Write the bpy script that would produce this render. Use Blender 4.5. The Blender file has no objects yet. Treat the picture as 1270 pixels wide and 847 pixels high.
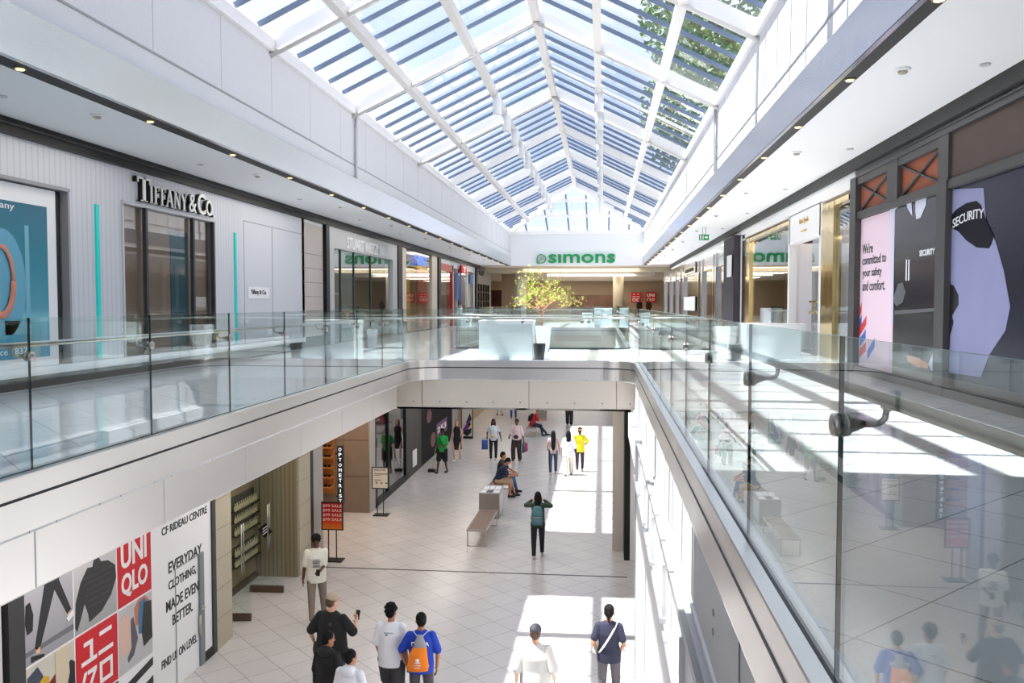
SKY, SUN, EXPO = 1.15, 12.5, 0.38
import bpy, bmesh, math, random
from mathutils import Vector, Matrix, Euler, Quaternion
C = bpy.context.scene.collection
PI = math.pi
random.seed(7)
F = 1058.0
CAMZ = 6.3
# ---------------------------------------------------------------- camera
cam_d = bpy.data.cameras.new('camera'); cam = bpy.data.objects.new('camera', cam_d); C.objects.link(cam)
cam_d.sensor_width = 36.0; cam_d.lens = F/1270*36.0; cam_d.clip_start = 0.05; cam_d.clip_end = 500
YAW, PITCH = math.radians(6.037), math.radians(2.5165)
R = Matrix.Rotation(YAW, 3, 'Z') @ Matrix.Rotation(PI/2-PITCH, 3, 'X')
cam.matrix_world = R.to_4x4()
bpy.context.scene.camera = cam

def ray(px, py):
    return R @ Vector(((px-635)/F, (423.5-py)/F, -1))
def onX(px, py, X):
    d = ray(px, py); t = X/d.x; return (d.y*t, d.z*t)
def onY(px, py, Y):
    d = ray(px, py); t = Y/d.y; return (d.x*t, d.z*t)
def onZ(px, py, Z):
    d = ray(px, py); t = Z/d.z; return (d.x*t, d.y*t)

# ---------------------------------------------------------------- materials
def nodes(m):
    m.use_nodes = True; nt = m.node_tree; nt.nodes.clear()
    o = nt.nodes.new('ShaderNodeOutputMaterial'); return nt, o
def mat(name, col, rough=.5, metal=0, spec=.5, noise=0, nscale=8, bump=0, bscale=20, emit=0, ecol=None, coat=0, alpha=1, stretch=None):
    m = bpy.data.materials.new(name); nt, o = nodes(m); L = nt.links
    p = nt.nodes.new('ShaderNodeBsdfPrincipled'); L.new(p.outputs[0], o.inputs[0])
    c = (*col, 1); p.inputs['Base Color'].default_value = c
    p.inputs['Roughness'].default_value = rough; p.inputs['Metallic'].default_value = metal
    p.inputs['Specular IOR Level'].default_value = spec; p.inputs['Coat Weight'].default_value = coat
    tc = nt.nodes.new('ShaderNodeTexCoord'); mp = nt.nodes.new('ShaderNodeMapping'); L.new(tc.outputs['Object'], mp.inputs[0])
    if stretch: mp.inputs['Scale'].default_value = stretch
    if noise:
        n = nt.nodes.new('ShaderNodeTexNoise'); n.inputs['Scale'].default_value = nscale; n.inputs['Detail'].default_value = 4
        L.new(mp.outputs[0], n.inputs['Vector'])
        mx = nt.nodes.new('ShaderNodeMix'); mx.data_type = 'RGBA'
        mx.inputs[6].default_value = tuple(min(1, v*(1-noise)) for v in col)+(1,)
        mx.inputs[7].default_value = tuple(min(1, v*(1+noise)) for v in col)+(1,)
        L.new(n.outputs[0], mx.inputs[0]); L.new(mx.outputs[2], p.inputs['Base Color'])
    if bump:
        n2 = nt.nodes.new('ShaderNodeTexNoise'); n2.inputs['Scale'].default_value = bscale; n2.inputs['Detail'].default_value = 3
        L.new(mp.outputs[0], n2.inputs['Vector'])
        b = nt.nodes.new('ShaderNodeBump'); b.inputs['Strength'].default_value = bump; b.inputs['Distance'].default_value = .02
        L.new(n2.outputs[0], b.inputs['Height']); L.new(b.outputs[0], p.inputs['Normal'])
    if emit:
        p.inputs['Emission Color'].default_value = (*(ecol or col), 1); p.inputs['Emission Strength'].default_value = emit
    return m
def srgb(r, g, b):
    f = lambda v: (v/255/12.92) if v/255 <= .04045 else ((v/255+.055)/1.055)**2.4
    return (f(r), f(g), f(b))
def glass_mat(name, tint, ior=1.5, rough=0.0, cloudy=0.0):
    m = bpy.data.materials.new(name); nt, o = nodes(m); L = nt.links
    t = nt.nodes.new('ShaderNodeBsdfTransparent'); t.inputs[0].default_value = (*tint, 1)
    g = nt.nodes.new('ShaderNodeBsdfGlossy'); g.inputs['Roughness'].default_value = rough; g.inputs[0].default_value = (1, 1, 1, 1)
    fr = nt.nodes.new('ShaderNodeFresnel'); ge = nt.nodes.new('ShaderNodeNewGeometry')
    mx = nt.nodes.new('ShaderNodeMix'); mx.data_type = 'FLOAT'; mx.inputs[2].default_value = ior; mx.inputs[3].default_value = 1/ior
    L.new(ge.outputs['Backfacing'], mx.inputs[0]); L.new(mx.outputs[0], fr.inputs[0])
    ms = nt.nodes.new('ShaderNodeMixShader'); L.new(fr.outputs[0], ms.inputs[0]); L.new(t.outputs[0], ms.inputs[1]); L.new(g.outputs[0], ms.inputs[2])
    last = ms
    if cloudy:
        d = nt.nodes.new('ShaderNodeBsdfTranslucent'); d.inputs[0].default_value = (.85, .92, .93, 1)
        m2 = nt.nodes.new('ShaderNodeMixShader'); m2.inputs[0].default_value = cloudy
        L.new(ms.outputs[0], m2.inputs[1]); L.new(d.outputs[0], m2.inputs[2]); last = m2
    L.new(last.outputs[0], o.inputs[0])
    return m
def tile_mat(name, col, line, lw, rough, ox=0.0, oy=0.0, size=.6, diag=True, spec=.5, var=.03):
    """square tiles laid diagonally, grout as thin lines, all in object space"""
    m = bpy.data.materials.new(name); nt, o = nodes(m); L = nt.links
    p = nt.nodes.new('ShaderNodeBsdfPrincipled'); L.new(p.outputs[0], o.inputs[0])
    p.inputs['Roughness'].default_value = rough; p.inputs['Specular IOR Level'].default_value = spec
    tc = nt.nodes.new('ShaderNodeTexCoord'); mp = nt.nodes.new('ShaderNodeMapping'); L.new(tc.outputs['Object'], mp.inputs[0])
    mp.vector_type = 'POINT'; mp.inputs['Location'].default_value = (ox, oy, 0)
    if diag: mp.inputs['Rotation'].default_value = (0, 0, PI/4)
    br = nt.nodes.new('ShaderNodeTexBrick'); br.offset = 0; br.squash = 1
    br.inputs['Scale'].default_value = 1; br.inputs['Brick Width'].default_value = size; br.inputs['Row Height'].default_value = size
    br.inputs['Mortar Size'].default_value = lw; br.inputs['Mortar Smooth'].default_value = 0.3
    br.inputs['Color1'].default_value = (*[v*(1-var) for v in col], 1); br.inputs['Color2'].default_value = (*[min(1, v*(1+var)) for v in col], 1)
    br.inputs['Mortar'].default_value = (*line, 1)
    L.new(mp.outputs[0], br.inputs[0]); L.new(br.outputs[0], p.inputs['Base Color'])
    return m
def grad_mat(name, stops, axis='Z', lo=0, hi=1, rough=.3):
    """printed colour gradient of a poster (object space)"""
    m = bpy.data.materials.new(name); nt, o = nodes(m); L = nt.links
    p = nt.nodes.new('ShaderNodeBsdfPrincipled'); L.new(p.outputs[0], o.inputs[0]); p.inputs['Roughness'].default_value = rough
    tc = nt.nodes.new('ShaderNodeTexCoord'); sp = nt.nodes.new('ShaderNodeSeparateXYZ'); L.new(tc.outputs['Object'], sp.inputs[0])
    mr = nt.nodes.new('ShaderNodeMapRange'); mr.inputs[1].default_value = lo; mr.inputs[2].default_value = hi
    L.new(sp.outputs[axis], mr.inputs[0]); cr = nt.nodes.new('ShaderNodeValToRGB'); L.new(mr.outputs[0], cr.inputs[0])
    el = cr.color_ramp.elements
    while len(el) < len(stops): el.new(.5)
    for e, (q, c) in zip(el, stops): e.position = q; e.color = (*c, 1)
    L.new(cr.outputs[0], p.inputs['Base Color']); return m
def ribbed_mat(name, col, axis=1, period=.12, depth=.6, rough=.5, dark=.85):
    m = bpy.data.materials.new(name); nt, o = nodes(m); L = nt.links
    p = nt.nodes.new('ShaderNodeBsdfPrincipled'); L.new(p.outputs[0], o.inputs[0]); p.inputs['Roughness'].default_value = rough
    tc = nt.nodes.new('ShaderNodeTexCoord'); sp = nt.nodes.new('ShaderNodeSeparateXYZ'); L.new(tc.outputs['Object'], sp.inputs[0])
    a = nt.nodes.new('ShaderNodeMath'); a.operation = 'MULTIPLY'; a.inputs[1].default_value = 1/period; L.new(sp.outputs[axis], a.inputs[0])
    f = nt.nodes.new('ShaderNodeMath'); f.operation = 'FRACT'; L.new(a.outputs[0], f.inputs[0])
    g = nt.nodes.new('ShaderNodeMath'); g.operation = 'GREATER_THAN'; g.inputs[1].default_value = .2; L.new(f.outputs[0], g.inputs[0])
    mx = nt.nodes.new('ShaderNodeMix'); mx.data_type = 'RGBA'; mx.inputs[6].default_value = (*[v*dark for v in col], 1); mx.inputs[7].default_value = (*col, 1)
    L.new(g.outputs[0], mx.inputs[0]); L.new(mx.outputs[2], p.inputs['Base Color'])
    b = nt.nodes.new('ShaderNodeBump'); b.inputs['Strength'].default_value = depth; b.inputs['Distance'].default_value = .01
    L.new(g.outputs[0], b.inputs['Height']); L.new(b.outputs[0], p.inputs['Normal']); return m

M = {}
M['white'] = mat('white_paint', (.80, .80, .80), .55)
M['ceil'] = mat('ceiling_paint', (.84, .84, .84), .7)
M['plaster'] = mat('smooth_plaster', (.72, .72, .74), .6)
M['conc'] = mat('pale_concrete', (.62, .61, .61), .7, noise=.05, nscale=30, bump=.25, bscale=40)
M['beige'] = mat('beige_concrete', (.68, .62, .545), .7, noise=.05, nscale=25, bump=.15, bscale=40)
M['steel'] = mat('satin_steel', (.74, .72, .70), .27, metal=1, bump=.5, bscale=1.6, stretch=(1, .7, .03))
M['steelright'] = mat('hazy_steel_sky_tint', (.46, .48, .54), .22, metal=1, bump=.35, bscale=1.6, stretch=(1, 1.2, .3))  # same steel as left cove, skylight reflection put into a darker, bluer base
M['steelup'] = mat('hazy_steel', (.70, .70, .72), .26, metal=1, bump=.35, bscale=1.6, stretch=(1, 1.2, .3))
M['steelpanel'] = mat('brushed_panel', (.72, .70, .68), .25, metal=1, bump=.10, bscale=.9, stretch=(1, .5, .3))
M['nickel'] = mat('brushed_nickel', (.46, .44, .41), .28, metal=1)
M['dark'] = mat('black_metal', (.012, .012, .013), .45, spec=.25)
M['darkgrey'] = mat('dark_grey_metal', (.045, .045, .048), .45, spec=.3)
M['stripgrey'] = mat('charcoal_strip', (.045, .044, .044), .6, spec=.2)
M['grey'] = mat('grey_metal', (.30, .30, .31), .4)
M['lightgrey'] = mat('light_grey', (.55, .55, .56), .5)
M['bar'] = mat('blue_grey_bar', (.13, .17, .25), .4)
M['glass'] = glass_mat('clear_glass', (.93, .972, .965))
M['edge'] = mat('green_glass_edge', (.012, .035, .035), .15)
M['skyglass'] = glass_mat('skylight_glass', (.90, .93, .97), ior=1.45)
M['shopglass'] = glass_mat('shop_window_glass', (.80, .84, .84), ior=1.7)
M['floorup'] = tile_mat('white_tiles', (.72, .73, .74), (.16, .16, .17), .004, .13, ox=0, oy=0)
M['floorlow'] = tile_mat('pale_stone_tiles', (.57, .545, .53), (.20, .18, .17), .005, .24)
M['black'] = mat('black_print', (.01, .01, .012), .5)
M['red'] = mat('red_print', srgb(200, 10, 30), .45)
M['whitep'] = mat('white_print', (.82, .82, .83), .5)
M['brown'] = mat('taupe_panel', (.085, .058, .050), .6, noise=.1, nscale=3, spec=.25)
M['terra'] = mat('terracotta_panel', srgb(158, 88, 62), .6, noise=.06, nscale=4, spec=.25)
M['gold'] = mat('polished_gold', (.83, .62, .28), .12, metal=1, bump=.2, bscale=3)
M['wood'] = mat('warm_wood', srgb(170, 105, 50), .5, noise=.15, nscale=10, stretch=(1, 1, 6))
M['stone'] = mat('brown_stone', srgb(128, 112, 98), .55, noise=.18, nscale=3, bump=.1)
M['sand'] = mat('sandstone', srgb(176, 168, 148), .6, noise=.07, nscale=10, bump=.1)
M['skin_d'] = mat('deep_brown_skin', srgb(88, 54, 38), .5)
M['skin_m'] = mat('tan_skin', srgb(180, 122, 88), .5)
M['skin_l'] = mat('light_skin', srgb(222, 170, 142), .5)
M['hair'] = mat('black_hair', (.008, .007, .007), .7, bump=.5, bscale=60, spec=.15)
M['hairbr'] = mat('brown_hair', (.09, .05, .03), .55, bump=.5, bscale=60)
M['lamp'] = mat('warm_lamp', (1, .8, .5), .5, emit=1.8, ecol=(1, .66, .25))

for k_, r_ in (('steel', .30), ('steelpanel', .32)):
    nt_ = M[k_].node_tree; p_ = nt_.nodes['Principled BSDF']; tg_ = nt_.nodes.new('ShaderNodeTangent'); tg_.direction_type = 'RADIAL'; tg_.axis = 'Z'
    nt_.links.new(tg_.outputs[0], p_.inputs['Tangent']); p_.inputs['Anisotropic'].default_value = .8; p_.inputs['Anisotropic Rotation'].default_value = .25; p_.inputs['Roughness'].default_value = r_
_cache = {}
def cmat(r, g, b, rough=.8, noise=.06, **k):
    key = (r, g, b, rough)
    if key not in _cache: _cache[key] = mat('fabric_%d_%d_%d' % (r, g, b), srgb(r, g, b), rough, noise=noise, nscale=14, **k)
    return _cache[key]

# ---------------------------------------------------------------- object helpers
def finish(name, bm, m, parent=None, smooth=False):
    me = bpy.data.meshes.new(name)
    bmesh.ops.recalc_face_normals(bm, faces=bm.faces)
    bm.to_mesh(me); bm.free()
    return link(name, me, m, parent, smooth)
def world_loc(o):
    v = Vector((0, 0, 0))
    while o: v += o.location; o = o.parent
    return v
def link(name, me, m, parent=None, smooth=False, keep=False):
    for x in (m if isinstance(m, (list, tuple)) else [m]): me.materials.append(x)
    o = bpy.data.objects.new(name, me); C.objects.link(o)
    if parent is not None:
        o.parent = parent
        if not keep: me.transform(Matrix.Translation(-world_loc(parent)))
    elif not keep and me.vertices:
        xs = [v.co for v in me.vertices]
        c = Vector(((min(v.x for v in xs)+max(v.x for v in xs))/2, (min(v.y for v in xs)+max(v.y for v in xs))/2, min(v.z for v in xs)))
        me.transform(Matrix.Translation(-c)); o.location = c
    if smooth:
        for p in me.polygons: p.use_smooth = True
    return o
def thing(name, label, cat, loc, group=None, kind=None):
    o = bpy.data.objects.new(name, None); C.objects.link(o); o.location = loc; o.empty_display_size = .2
    tag(o, label, cat, group, kind); return o
def tag(o, label=None, cat=None, group=None, kind=None):
    if label: o['label'] = label
    if cat: o['category'] = cat
    if group: o['group'] = group
    if kind: o['kind'] = kind
    return o
def struct(name, bm, m, smooth=False):
    o = finish(name, bm, m, None, smooth); o['kind'] = 'structure'; return o
def struct_keep(name, bm, m):
    """structure mesh whose object space equals world space (tile phase)"""
    me = bpy.data.meshes.new(name); bmesh.ops.recalc_face_normals(bm, faces=bm.faces); bm.to_mesh(me); bm.free()
    o = link(name, me, m, None, keep=True); o['kind'] = 'structure'; return o
def dup(root, loc, rotz=None, label=None, group=None):
    r = root.copy(); C.objects.link(r); r.location = loc
    if rotz is not None: r.rotation_euler = (0, 0, rotz)
    if label: r['label'] = label
    if group: r['group'] = group
    for ch in list(root.children):
        c = ch.copy(); C.objects.link(c); c.parent = r
        for g in list(ch.children):
            d = g.copy(); C.objects.link(d); d.parent = c
    return r
def BM(): return bmesh.new()
def box(bm, x0, x1, y0, y1, z0, z1, mi=0):
    vs = [bm.verts.new((x, y, z)) for x in (x0, x1) for y in (y0, y1) for z in (z0, z1)]
    for f in ((0, 1, 3, 2), (4, 6, 7, 5), (0, 4, 5, 1), (2, 3, 7, 6), (0, 2, 6, 4), (1, 5, 7, 3)):
        fc = bm.faces.new([vs[i] for i in f]); fc.material_index = mi
    return vs
def bbox(x0, x1, y0, y1, z0, z1):
    b = BM(); box(b, x0, x1, y0, y1, z0, z1); return b
def bar(bm, p0, p1, w, h, up=(0, 0, 1)):
    """rectangular bar: w sideways, h along up, centred on p0-p1"""
    p0 = Vector(p0); p1 = Vector(p1); d = (p1-p0).normalized(); s = d.cross(Vector(up)).normalized(); u = s.cross(d).normalized()
    vs = []
    for p in (p0, p1):
        for a, b in ((-1, -1), (1, -1), (1, 1), (-1, 1)): vs.append(bm.verts.new(p+s*a*w/2+u*b*h/2))
    for f in ((3, 2, 1, 0), (4, 5, 6, 7), (0, 1, 5, 4), (1, 2, 6, 5), (2, 3, 7, 6), (3, 0, 4, 7)): bm.faces.new([vs[i] for i in f])
def ringed(bm, pts, rads, n=12, caps=True, flat=None):
    """tube through pts with a radius per point; flat=(vector, k) squeezes along vector"""
    pts = [Vector(p) for p in pts]; rings = []; prev = None
    for i, p in enumerate(pts):
        a = pts[max(0, i-1)]; b = pts[min(len(pts)-1, i+1)]; d = (b-a)
        if d.length < 1e-9: d = Vector((0, 0, 1))
        d.normalize()
        if prev is None:
            s = d.cross(Vector((0, 0, 1)))
            if s.length < .05: s = d.cross(Vector((0, 1, 0)))
            s.normalize()
        else:
            s = prev-d*prev.dot(d)
            s = s.normalized() if s.length > 1e-6 else prev
        prev = s; t = d.cross(s).normalized(); ring = []
        for k in range(n):
            v = (s*math.cos(2*PI*k/n)+t*math.sin(2*PI*k/n))*rads[i]
            if flat: fv = Vector(flat[0]); v -= fv*v.dot(fv)*(1-flat[1])
            ring.append(bm.verts.new(p+v))
        rings.append(ring)
    for a, b in zip(rings, rings[1:]):
        for k in range(n): bm.faces.new((a[k], a[(k+1) % n], b[(k+1) % n], b[k]))
    if caps: bm.faces.new(rings[0][::-1]); bm.faces.new(rings[-1])
def capsule(bm, p0, p1, r0, r1, n=12, flat=None):
    p0 = Vector(p0); p1 = Vector(p1); d = p1-p0
    if d.length < 1e-6: d = Vector((0, 0, 1e-3))
    u = d.normalized(); pts = []; rs = []
    for k in range(1, 5): a = PI/2*k/5; pts.append(p0-u*r0*math.cos(a)); rs.append(r0*math.sin(a))
    pts.append(p0); rs.append(r0); pts.append(p0+d); rs.append(r1)
    for k in range(4, 0, -1): a = PI/2*k/5; pts.append(p0+d+u*r1*math.cos(a)); rs.append(r1*math.sin(a))
    ringed(bm, pts, rs, n, True, flat)
def ellipsoid(bm, c, r, rot=None, n=14, m=9):
    c = Vector(c); mt = rot.to_matrix() if rot is not None and not isinstance(rot, Matrix) else (rot or Matrix.Identity(3))
    rings = []
    for i in range(1, m):
        a = PI*i/m
        rings.append([bm.verts.new(c+mt @ Vector((r[0]*math.sin(a)*math.cos(2*PI*k/n), r[1]*math.sin(a)*math.sin(2*PI*k/n), r[2]*math.cos(a)))) for k in range(n)])
    t = bm.verts.new(c+mt @ Vector((0, 0, r[2]))); b = bm.verts.new(c+mt @ Vector((0, 0, -r[2])))
    for k in range(n):
        bm.faces.new((t, rings[0][k], rings[0][(k+1) % n])); bm.faces.new((b, rings[-1][(k+1) % n], rings[-1][k]))
    for x, y in zip(rings, rings[1:]):
        for k in range(n): bm.faces.new((x[k], y[k], y[(k+1) % n], x[(k+1) % n]))
def lathe(bm, c, prof, n=24, sq=None):
    """prof: (r,z) list; sq = squareness for square-plan pots"""
    rings = []
    for r, z in prof:
        ring = []
        for k in range(n):
            a = 2*PI*(k+.5)/n; x, y = math.cos(a), math.sin(a)
            if sq: q = 1/max(abs(x), abs(y)); q = 1+(q-1)*sq; x, y = x*q, y*q
            ring.append(bm.verts.new((c[0]+x*r, c[1]+y*r, c[2]+z)))
        rings.append(ring)
    for a, b in zip(rings, rings[1:]):
        for k in range(n): bm.faces.new((a[k], a[(k+1) % n], b[(k+1) % n], b[k]))
    bm.faces.new(rings[0][::-1]); bm.faces.new(rings[-1])
# flat artwork on a wall: frame = (origin-axis function) mapping (u,v,depth) -> xyz
def FX(X, s):   # wall at x=X, s=+1 faces +x (left wall), s=-1 faces -x (right wall)
    return lambda u, v, d: Vector((X+s*d, u, v))
def FY(Y, s=-1):
    return lambda u, v, d: Vector((u, Y+s*d, v))
def shape(bm, fr, pts, d0, d1):
    a = [bm.verts.new(fr(u, v, d0)) for u, v in pts]; b = [bm.verts.new(fr(u, v, d1)) for u, v in pts]
    n = len(pts); bm.faces.new(a); bm.faces.new(b[::-1])
    for k in range(n): bm.faces.new((a[k], b[k], b[(k+1) % n], a[(k+1) % n]))
def rect(bm, fr, u0, u1, v0, v1, d0, d1):
    shape(bm, fr, [(u0, v0), (u1, v0), (u1, v1), (u0, v1)], d0, d1)
_txt = {}
def text_verts(s, bold=0.0):
    key = (s, bold)
    if key in _txt: return _txt[key]
    cu = bpy.data.curves.new('t', 'FONT'); cu.body = s; cu.extrude = .0; cu.resolution_u = 3; cu.offset = bold
    o = bpy.data.objects.new('t', cu); C.objects.link(o); bpy.context.view_layer.update()
    me = bpy.data.meshes.new_from_object(o.evaluated_get(bpy.context.evaluated_depsgraph_get()))
    vs = [tuple(v.co) for v in me.vertices]; fs = [tuple(p.vertices) for p in me.polygons]
    bpy.data.objects.remove(o); bpy.data.curves.remove(cu); bpy.data.meshes.remove(me)
    _txt[key] = (vs, fs); return vs, fs
def text(bm, s, fr, u0, u1, v0, v1, d0, d1, bold=.0, skew=None):
    """lettering stretched to fill the rectangle; extruded from d0 to d1"""
    vs, fs = text_verts(s, bold)
    xs = [v[0] for v in vs]; ys = [v[1] for v in vs]; a, b, c, d = min(xs), max(xs), min(ys), max(ys)
    def mp(v, dd):
        s_ = (v[0]-a)/(b-a); t_ = (v[1]-c)/(d-c); return fr(u0+(u1-u0)*s_, v0+(v1-v0)*t_, dd)
    bot = [bm.verts.new(mp(v, d0)) for v in vs]; top = [bm.verts.new(mp(v, d1)) for v in vs]
    edges = {}
    for f in fs:
        try: bm.faces.new([top[i] for i in f])
        except ValueError: pass
        for i, j in zip(f, f[1:]+f[:1]): edges[(i, j)] = edges.get((i, j), 0)+1
    for (i, j) in edges:
        if (j, i) not in edges:
            try: bm.faces.new((top[i], top[j], bot[j], bot[i]))
            except ValueError: pass
def curve_slab(outer, holes, z0, z1):
    cu = bpy.data.curves.new('s', 'CURVE'); cu.dimensions = '2D'; cu.fill_mode = 'BOTH'; cu.extrude = (z1-z0)/2
    for pts in [outer]+holes:
        sp = cu.splines.new('POLY'); sp.points.add(len(pts)-1); sp.use_cyclic_u = True
        for p, q in zip(sp.points, pts): p.co = (q[0], q[1], 0, 1)
    o = bpy.data.objects.new('s', cu); C.objects.link(o); bpy.context.view_layer.update()
    me = bpy.data.meshes.new_from_object(o.evaluated_get(bpy.context.evaluated_depsgraph_get()))
    bpy.data.objects.remove(o); bpy.data.curves.remove(cu)
    me.transform(Matrix.Translation((0, 0, (z0+z1)/2))); return me
def round_rect(x0, x1, y0, y1, r, n=8, corners=(1, 1, 1, 1)):
    """counter-clockwise, corners order: (x1,y0),(x1,y1),(x0,y1),(x0,y0)"""
    pts = []
    for (cx, cy, a0, on) in ((x1, y0, -90, corners[0]), (x1, y1, 0, corners[1]), (x0, y1, 90, corners[2]), (x0, y0, 180, corners[3])):
        if not on: pts.append((cx, cy)); continue
        sx = -1 if cx == x1 else 1; sy = 1 if cy == y0 else -1
        for k in range(n+1):
            a = math.radians(a0+90*k/n); pts.append((cx+sx*r+r*math.cos(a), cy+sy*r+r*math.sin(a)))
    return pts
M['blond'] = mat('blond_hair', srgb(150, 118, 80), .6)
M['hairred'] = mat('auburn_hair', srgb(110, 50, 30), .6)
# ================================================================ SHELL
M['floorup'].node_tree.nodes['Mapping'].inputs['Location'].default_value = (.398, .1, 0)
LW, RW = -6.10, 2.68            # upper walls
SL, SR = -8.2, 4.5              # upper shopfront planes
ZC, ZE, ZF, ZL = 2.56, 4.72, -1.22, -6.3
YE = 56.5
O1 = (-4.02, .66, 0.0, 18.0); O2 = (-4.02, .66, 23.15, 43.8)
def ring(o, off, r=.70):
    return round_rect(o[0]-off, o[1]+off, o[2]-off, o[3]+off, r+off, 18)
outer = [(-13, -14), (10, -14), (10, 96), (-13, 96)]
me = curve_slab(outer, [ring(O1, .0), ring(O2, .0)], -1.62, ZF)
o = link('floor', me, M['floorup'], None, keep=True); o['kind'] = 'structure'
me = curve_slab([(-13, -14), (10, -14), (10, 96), (-13, 96)], [round_rect(-4.46, .66, .0, 18.03, .05), round_rect(-4.46, .66, 23.12, 43.83, .05)], -2.26, -2.22)
o = link('ceiling', me, M['ceil'], None, keep=True); o['kind'] = 'structure'
struct_keep('floor', bbox(-13, 10, -14, 96, ZL-.2, ZL), M['floorlow'])
b = BM(); box(b, -6.9, .6, 19.58, 19.63, ZL, ZL+.004); struct('trim_1', b, M['dark'])      # dark joint across the lower floor
# upper ceilings
for nm, x0, x1 in (('ceiling', -8.9, LW-.02), ('ceiling', RW+.02, 5.2)):
    struct_keep(nm, bbox(x0, x1, -14, YE, ZC, ZC+.25), M['ceil'])
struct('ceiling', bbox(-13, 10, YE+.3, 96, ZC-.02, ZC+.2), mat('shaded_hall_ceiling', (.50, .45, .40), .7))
# dark light strips along the soffit edges
struct('trim_2', bbox(LW-.24, LW, -14, YE, ZC-.03, ZC+.05), M['stripgrey'])
struct('trim_3', bbox(RW, RW+.16, -14, YE, ZC-.03, ZC+.05), M['stripgrey'])
# upper walls: hazy steel cove, plaster band, groove, concrete
for side, X, s in (('left', LW, 1), ('right', RW, -1)):
    a, c = (X-.25, X) if s > 0 else (X, X+.25)
    b = BM(); box(b, a, c, -14, YE, 3.08, ZE+.1)
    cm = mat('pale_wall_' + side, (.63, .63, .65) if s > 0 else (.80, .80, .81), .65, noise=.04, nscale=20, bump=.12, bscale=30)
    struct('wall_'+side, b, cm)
    b = BM(); prof = []
    for k in range(9):
        t = k/8; prof.append((X+s*(.05-.05*math.cos(t*PI/2)*0-.10*math.sin(t*PI/2)*0+.02), 2.53+.55*t))
    for (xa, za), (xb, zb) in zip(prof, prof[1:]):
        vs = [b.verts.new(p) for p in ((xa, -14, za), (xa, YE, za), (xb, YE, zb), (xb, -14, zb))]; b.faces.new(vs)
    box(b, min(X, X+s*.06), max(X, X+s*.06), -14, YE, 2.53, 3.08)
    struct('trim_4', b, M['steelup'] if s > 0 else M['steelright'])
    b = BM(); box(b, min(X, X+s*.012), max(X, X+s*.012), -14, YE, 3.405, 3.435); struct('trim_5', b, M['grey'])
    b = BM()                                                       # vertical joints of the concrete panels
    for y in [2.1*k+.7 for k in range(27)]: box(b, min(X, X+s*.004), max(X, X+s*.004), y, y+.014, 3.44, ZE)
    struct('trim_6', b, M['lightgrey'])
# solid roof behind the skylight start, outer shell
Y0 = 5.9
b = BM(); box(b, LW-.3, RW+.3, -5.0, Y0-.05, ZE+.05, ZE+.35); struct('ceiling', b, M['ceil'])
b = BM(); box(b, -13, LW-.02, -14, YE+.3, ZC+.25, ZC+.4); box(b, RW+.02, 10, -14, YE+.3, ZC+.25, ZC+.4); struct('ceiling', b, M['grey'])
b = BM()
for X0, X1 in ((LW-.4, LW-.25), (RW+.25, RW+.4)): box(b, X0, X1, -14, YE, ZC+.3, ZE+.3)
struct('wall_outer', b, M['lightgrey'])
struct('wall_far', bbox(LW-.4, RW+.4, YE, YE+.3, ZC-.02, ZE+.02), mat('white_gable_wall', (.80, .80, .80), .6))
struct('wall_near', bbox(-13, 10, -14.3, -14, ZL, ZE+.4), M['white'])
struct('wall_left', bbox(-13.2, -13, -14, 96, ZL, ZC+.4), M['sand'])
struct('wall_right', bbox(10, 10.2, -14, 96, ZL, ZC+.4), M['sand'])
struct('wall_far', bbox(-13, 10, 96, 96.3, ZL, ZC+.2), mat('taupe_wall', srgb(176, 158, 138), .7))
b = BM(); b.faces.new([b.verts.new(v) for v in ((LW, -14, ZE+.2), (RW, -14, ZE+.2), (RW, -5, ZE+.2), (LW, -5, ZE+.2))]); struct('added_rear_skylight', b, M['skyglass'])  # unseen rear skylight, added to brighten surfaces that face the camera
b = BM()
for k in range(4): box(b, LW, RW, -13.5+2.6*k, -13.3+2.6*k, ZE+.05, ZE+.3)
struct('trim_24', b, M['white'])  # bars of the added rear skylight

# ================================================================ FASCIA OF THE TWO OPENINGS
def sweep(bm, path, prof, closed=True):
    """path = list of 2D points ccw; profile (outward offset, z)"""
    n = len(path); rings = []
    for i in range(n):
        p = Vector(path[i]); a = Vector(path[i-1]) if (i or closed) else p; c = Vector(path[(i+1) % n]) if (i < n-1 or closed) else p
        d1 = (p-a); d2 = (c-p)
        if d1.length < 1e-9: d1 = d2
        if d2.length < 1e-9: d2 = d1
        d1 = d1.normalized(); d2 = d2.normalized()
        n1 = Vector((d1.y, -d1.x)); n2 = Vector((d2.y, -d2.x)); m = (n1+n2); m = m/ max(.3, m.dot(n1)) if m.length > 1e-6 else n1
        rings.append([bm.verts.new((p.x+m.x*o_, p.y+m.y*o_, z)) for o_, z in prof])
    rng = range(n) if closed else range(n-1)
    for i in rng:
        r0, r1 = rings[i], rings[(i+1) % n]
        for k in range(len(prof)-1): bm.faces.new((r0[k], r1[k], r1[k+1], r0[k+1]))
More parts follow.
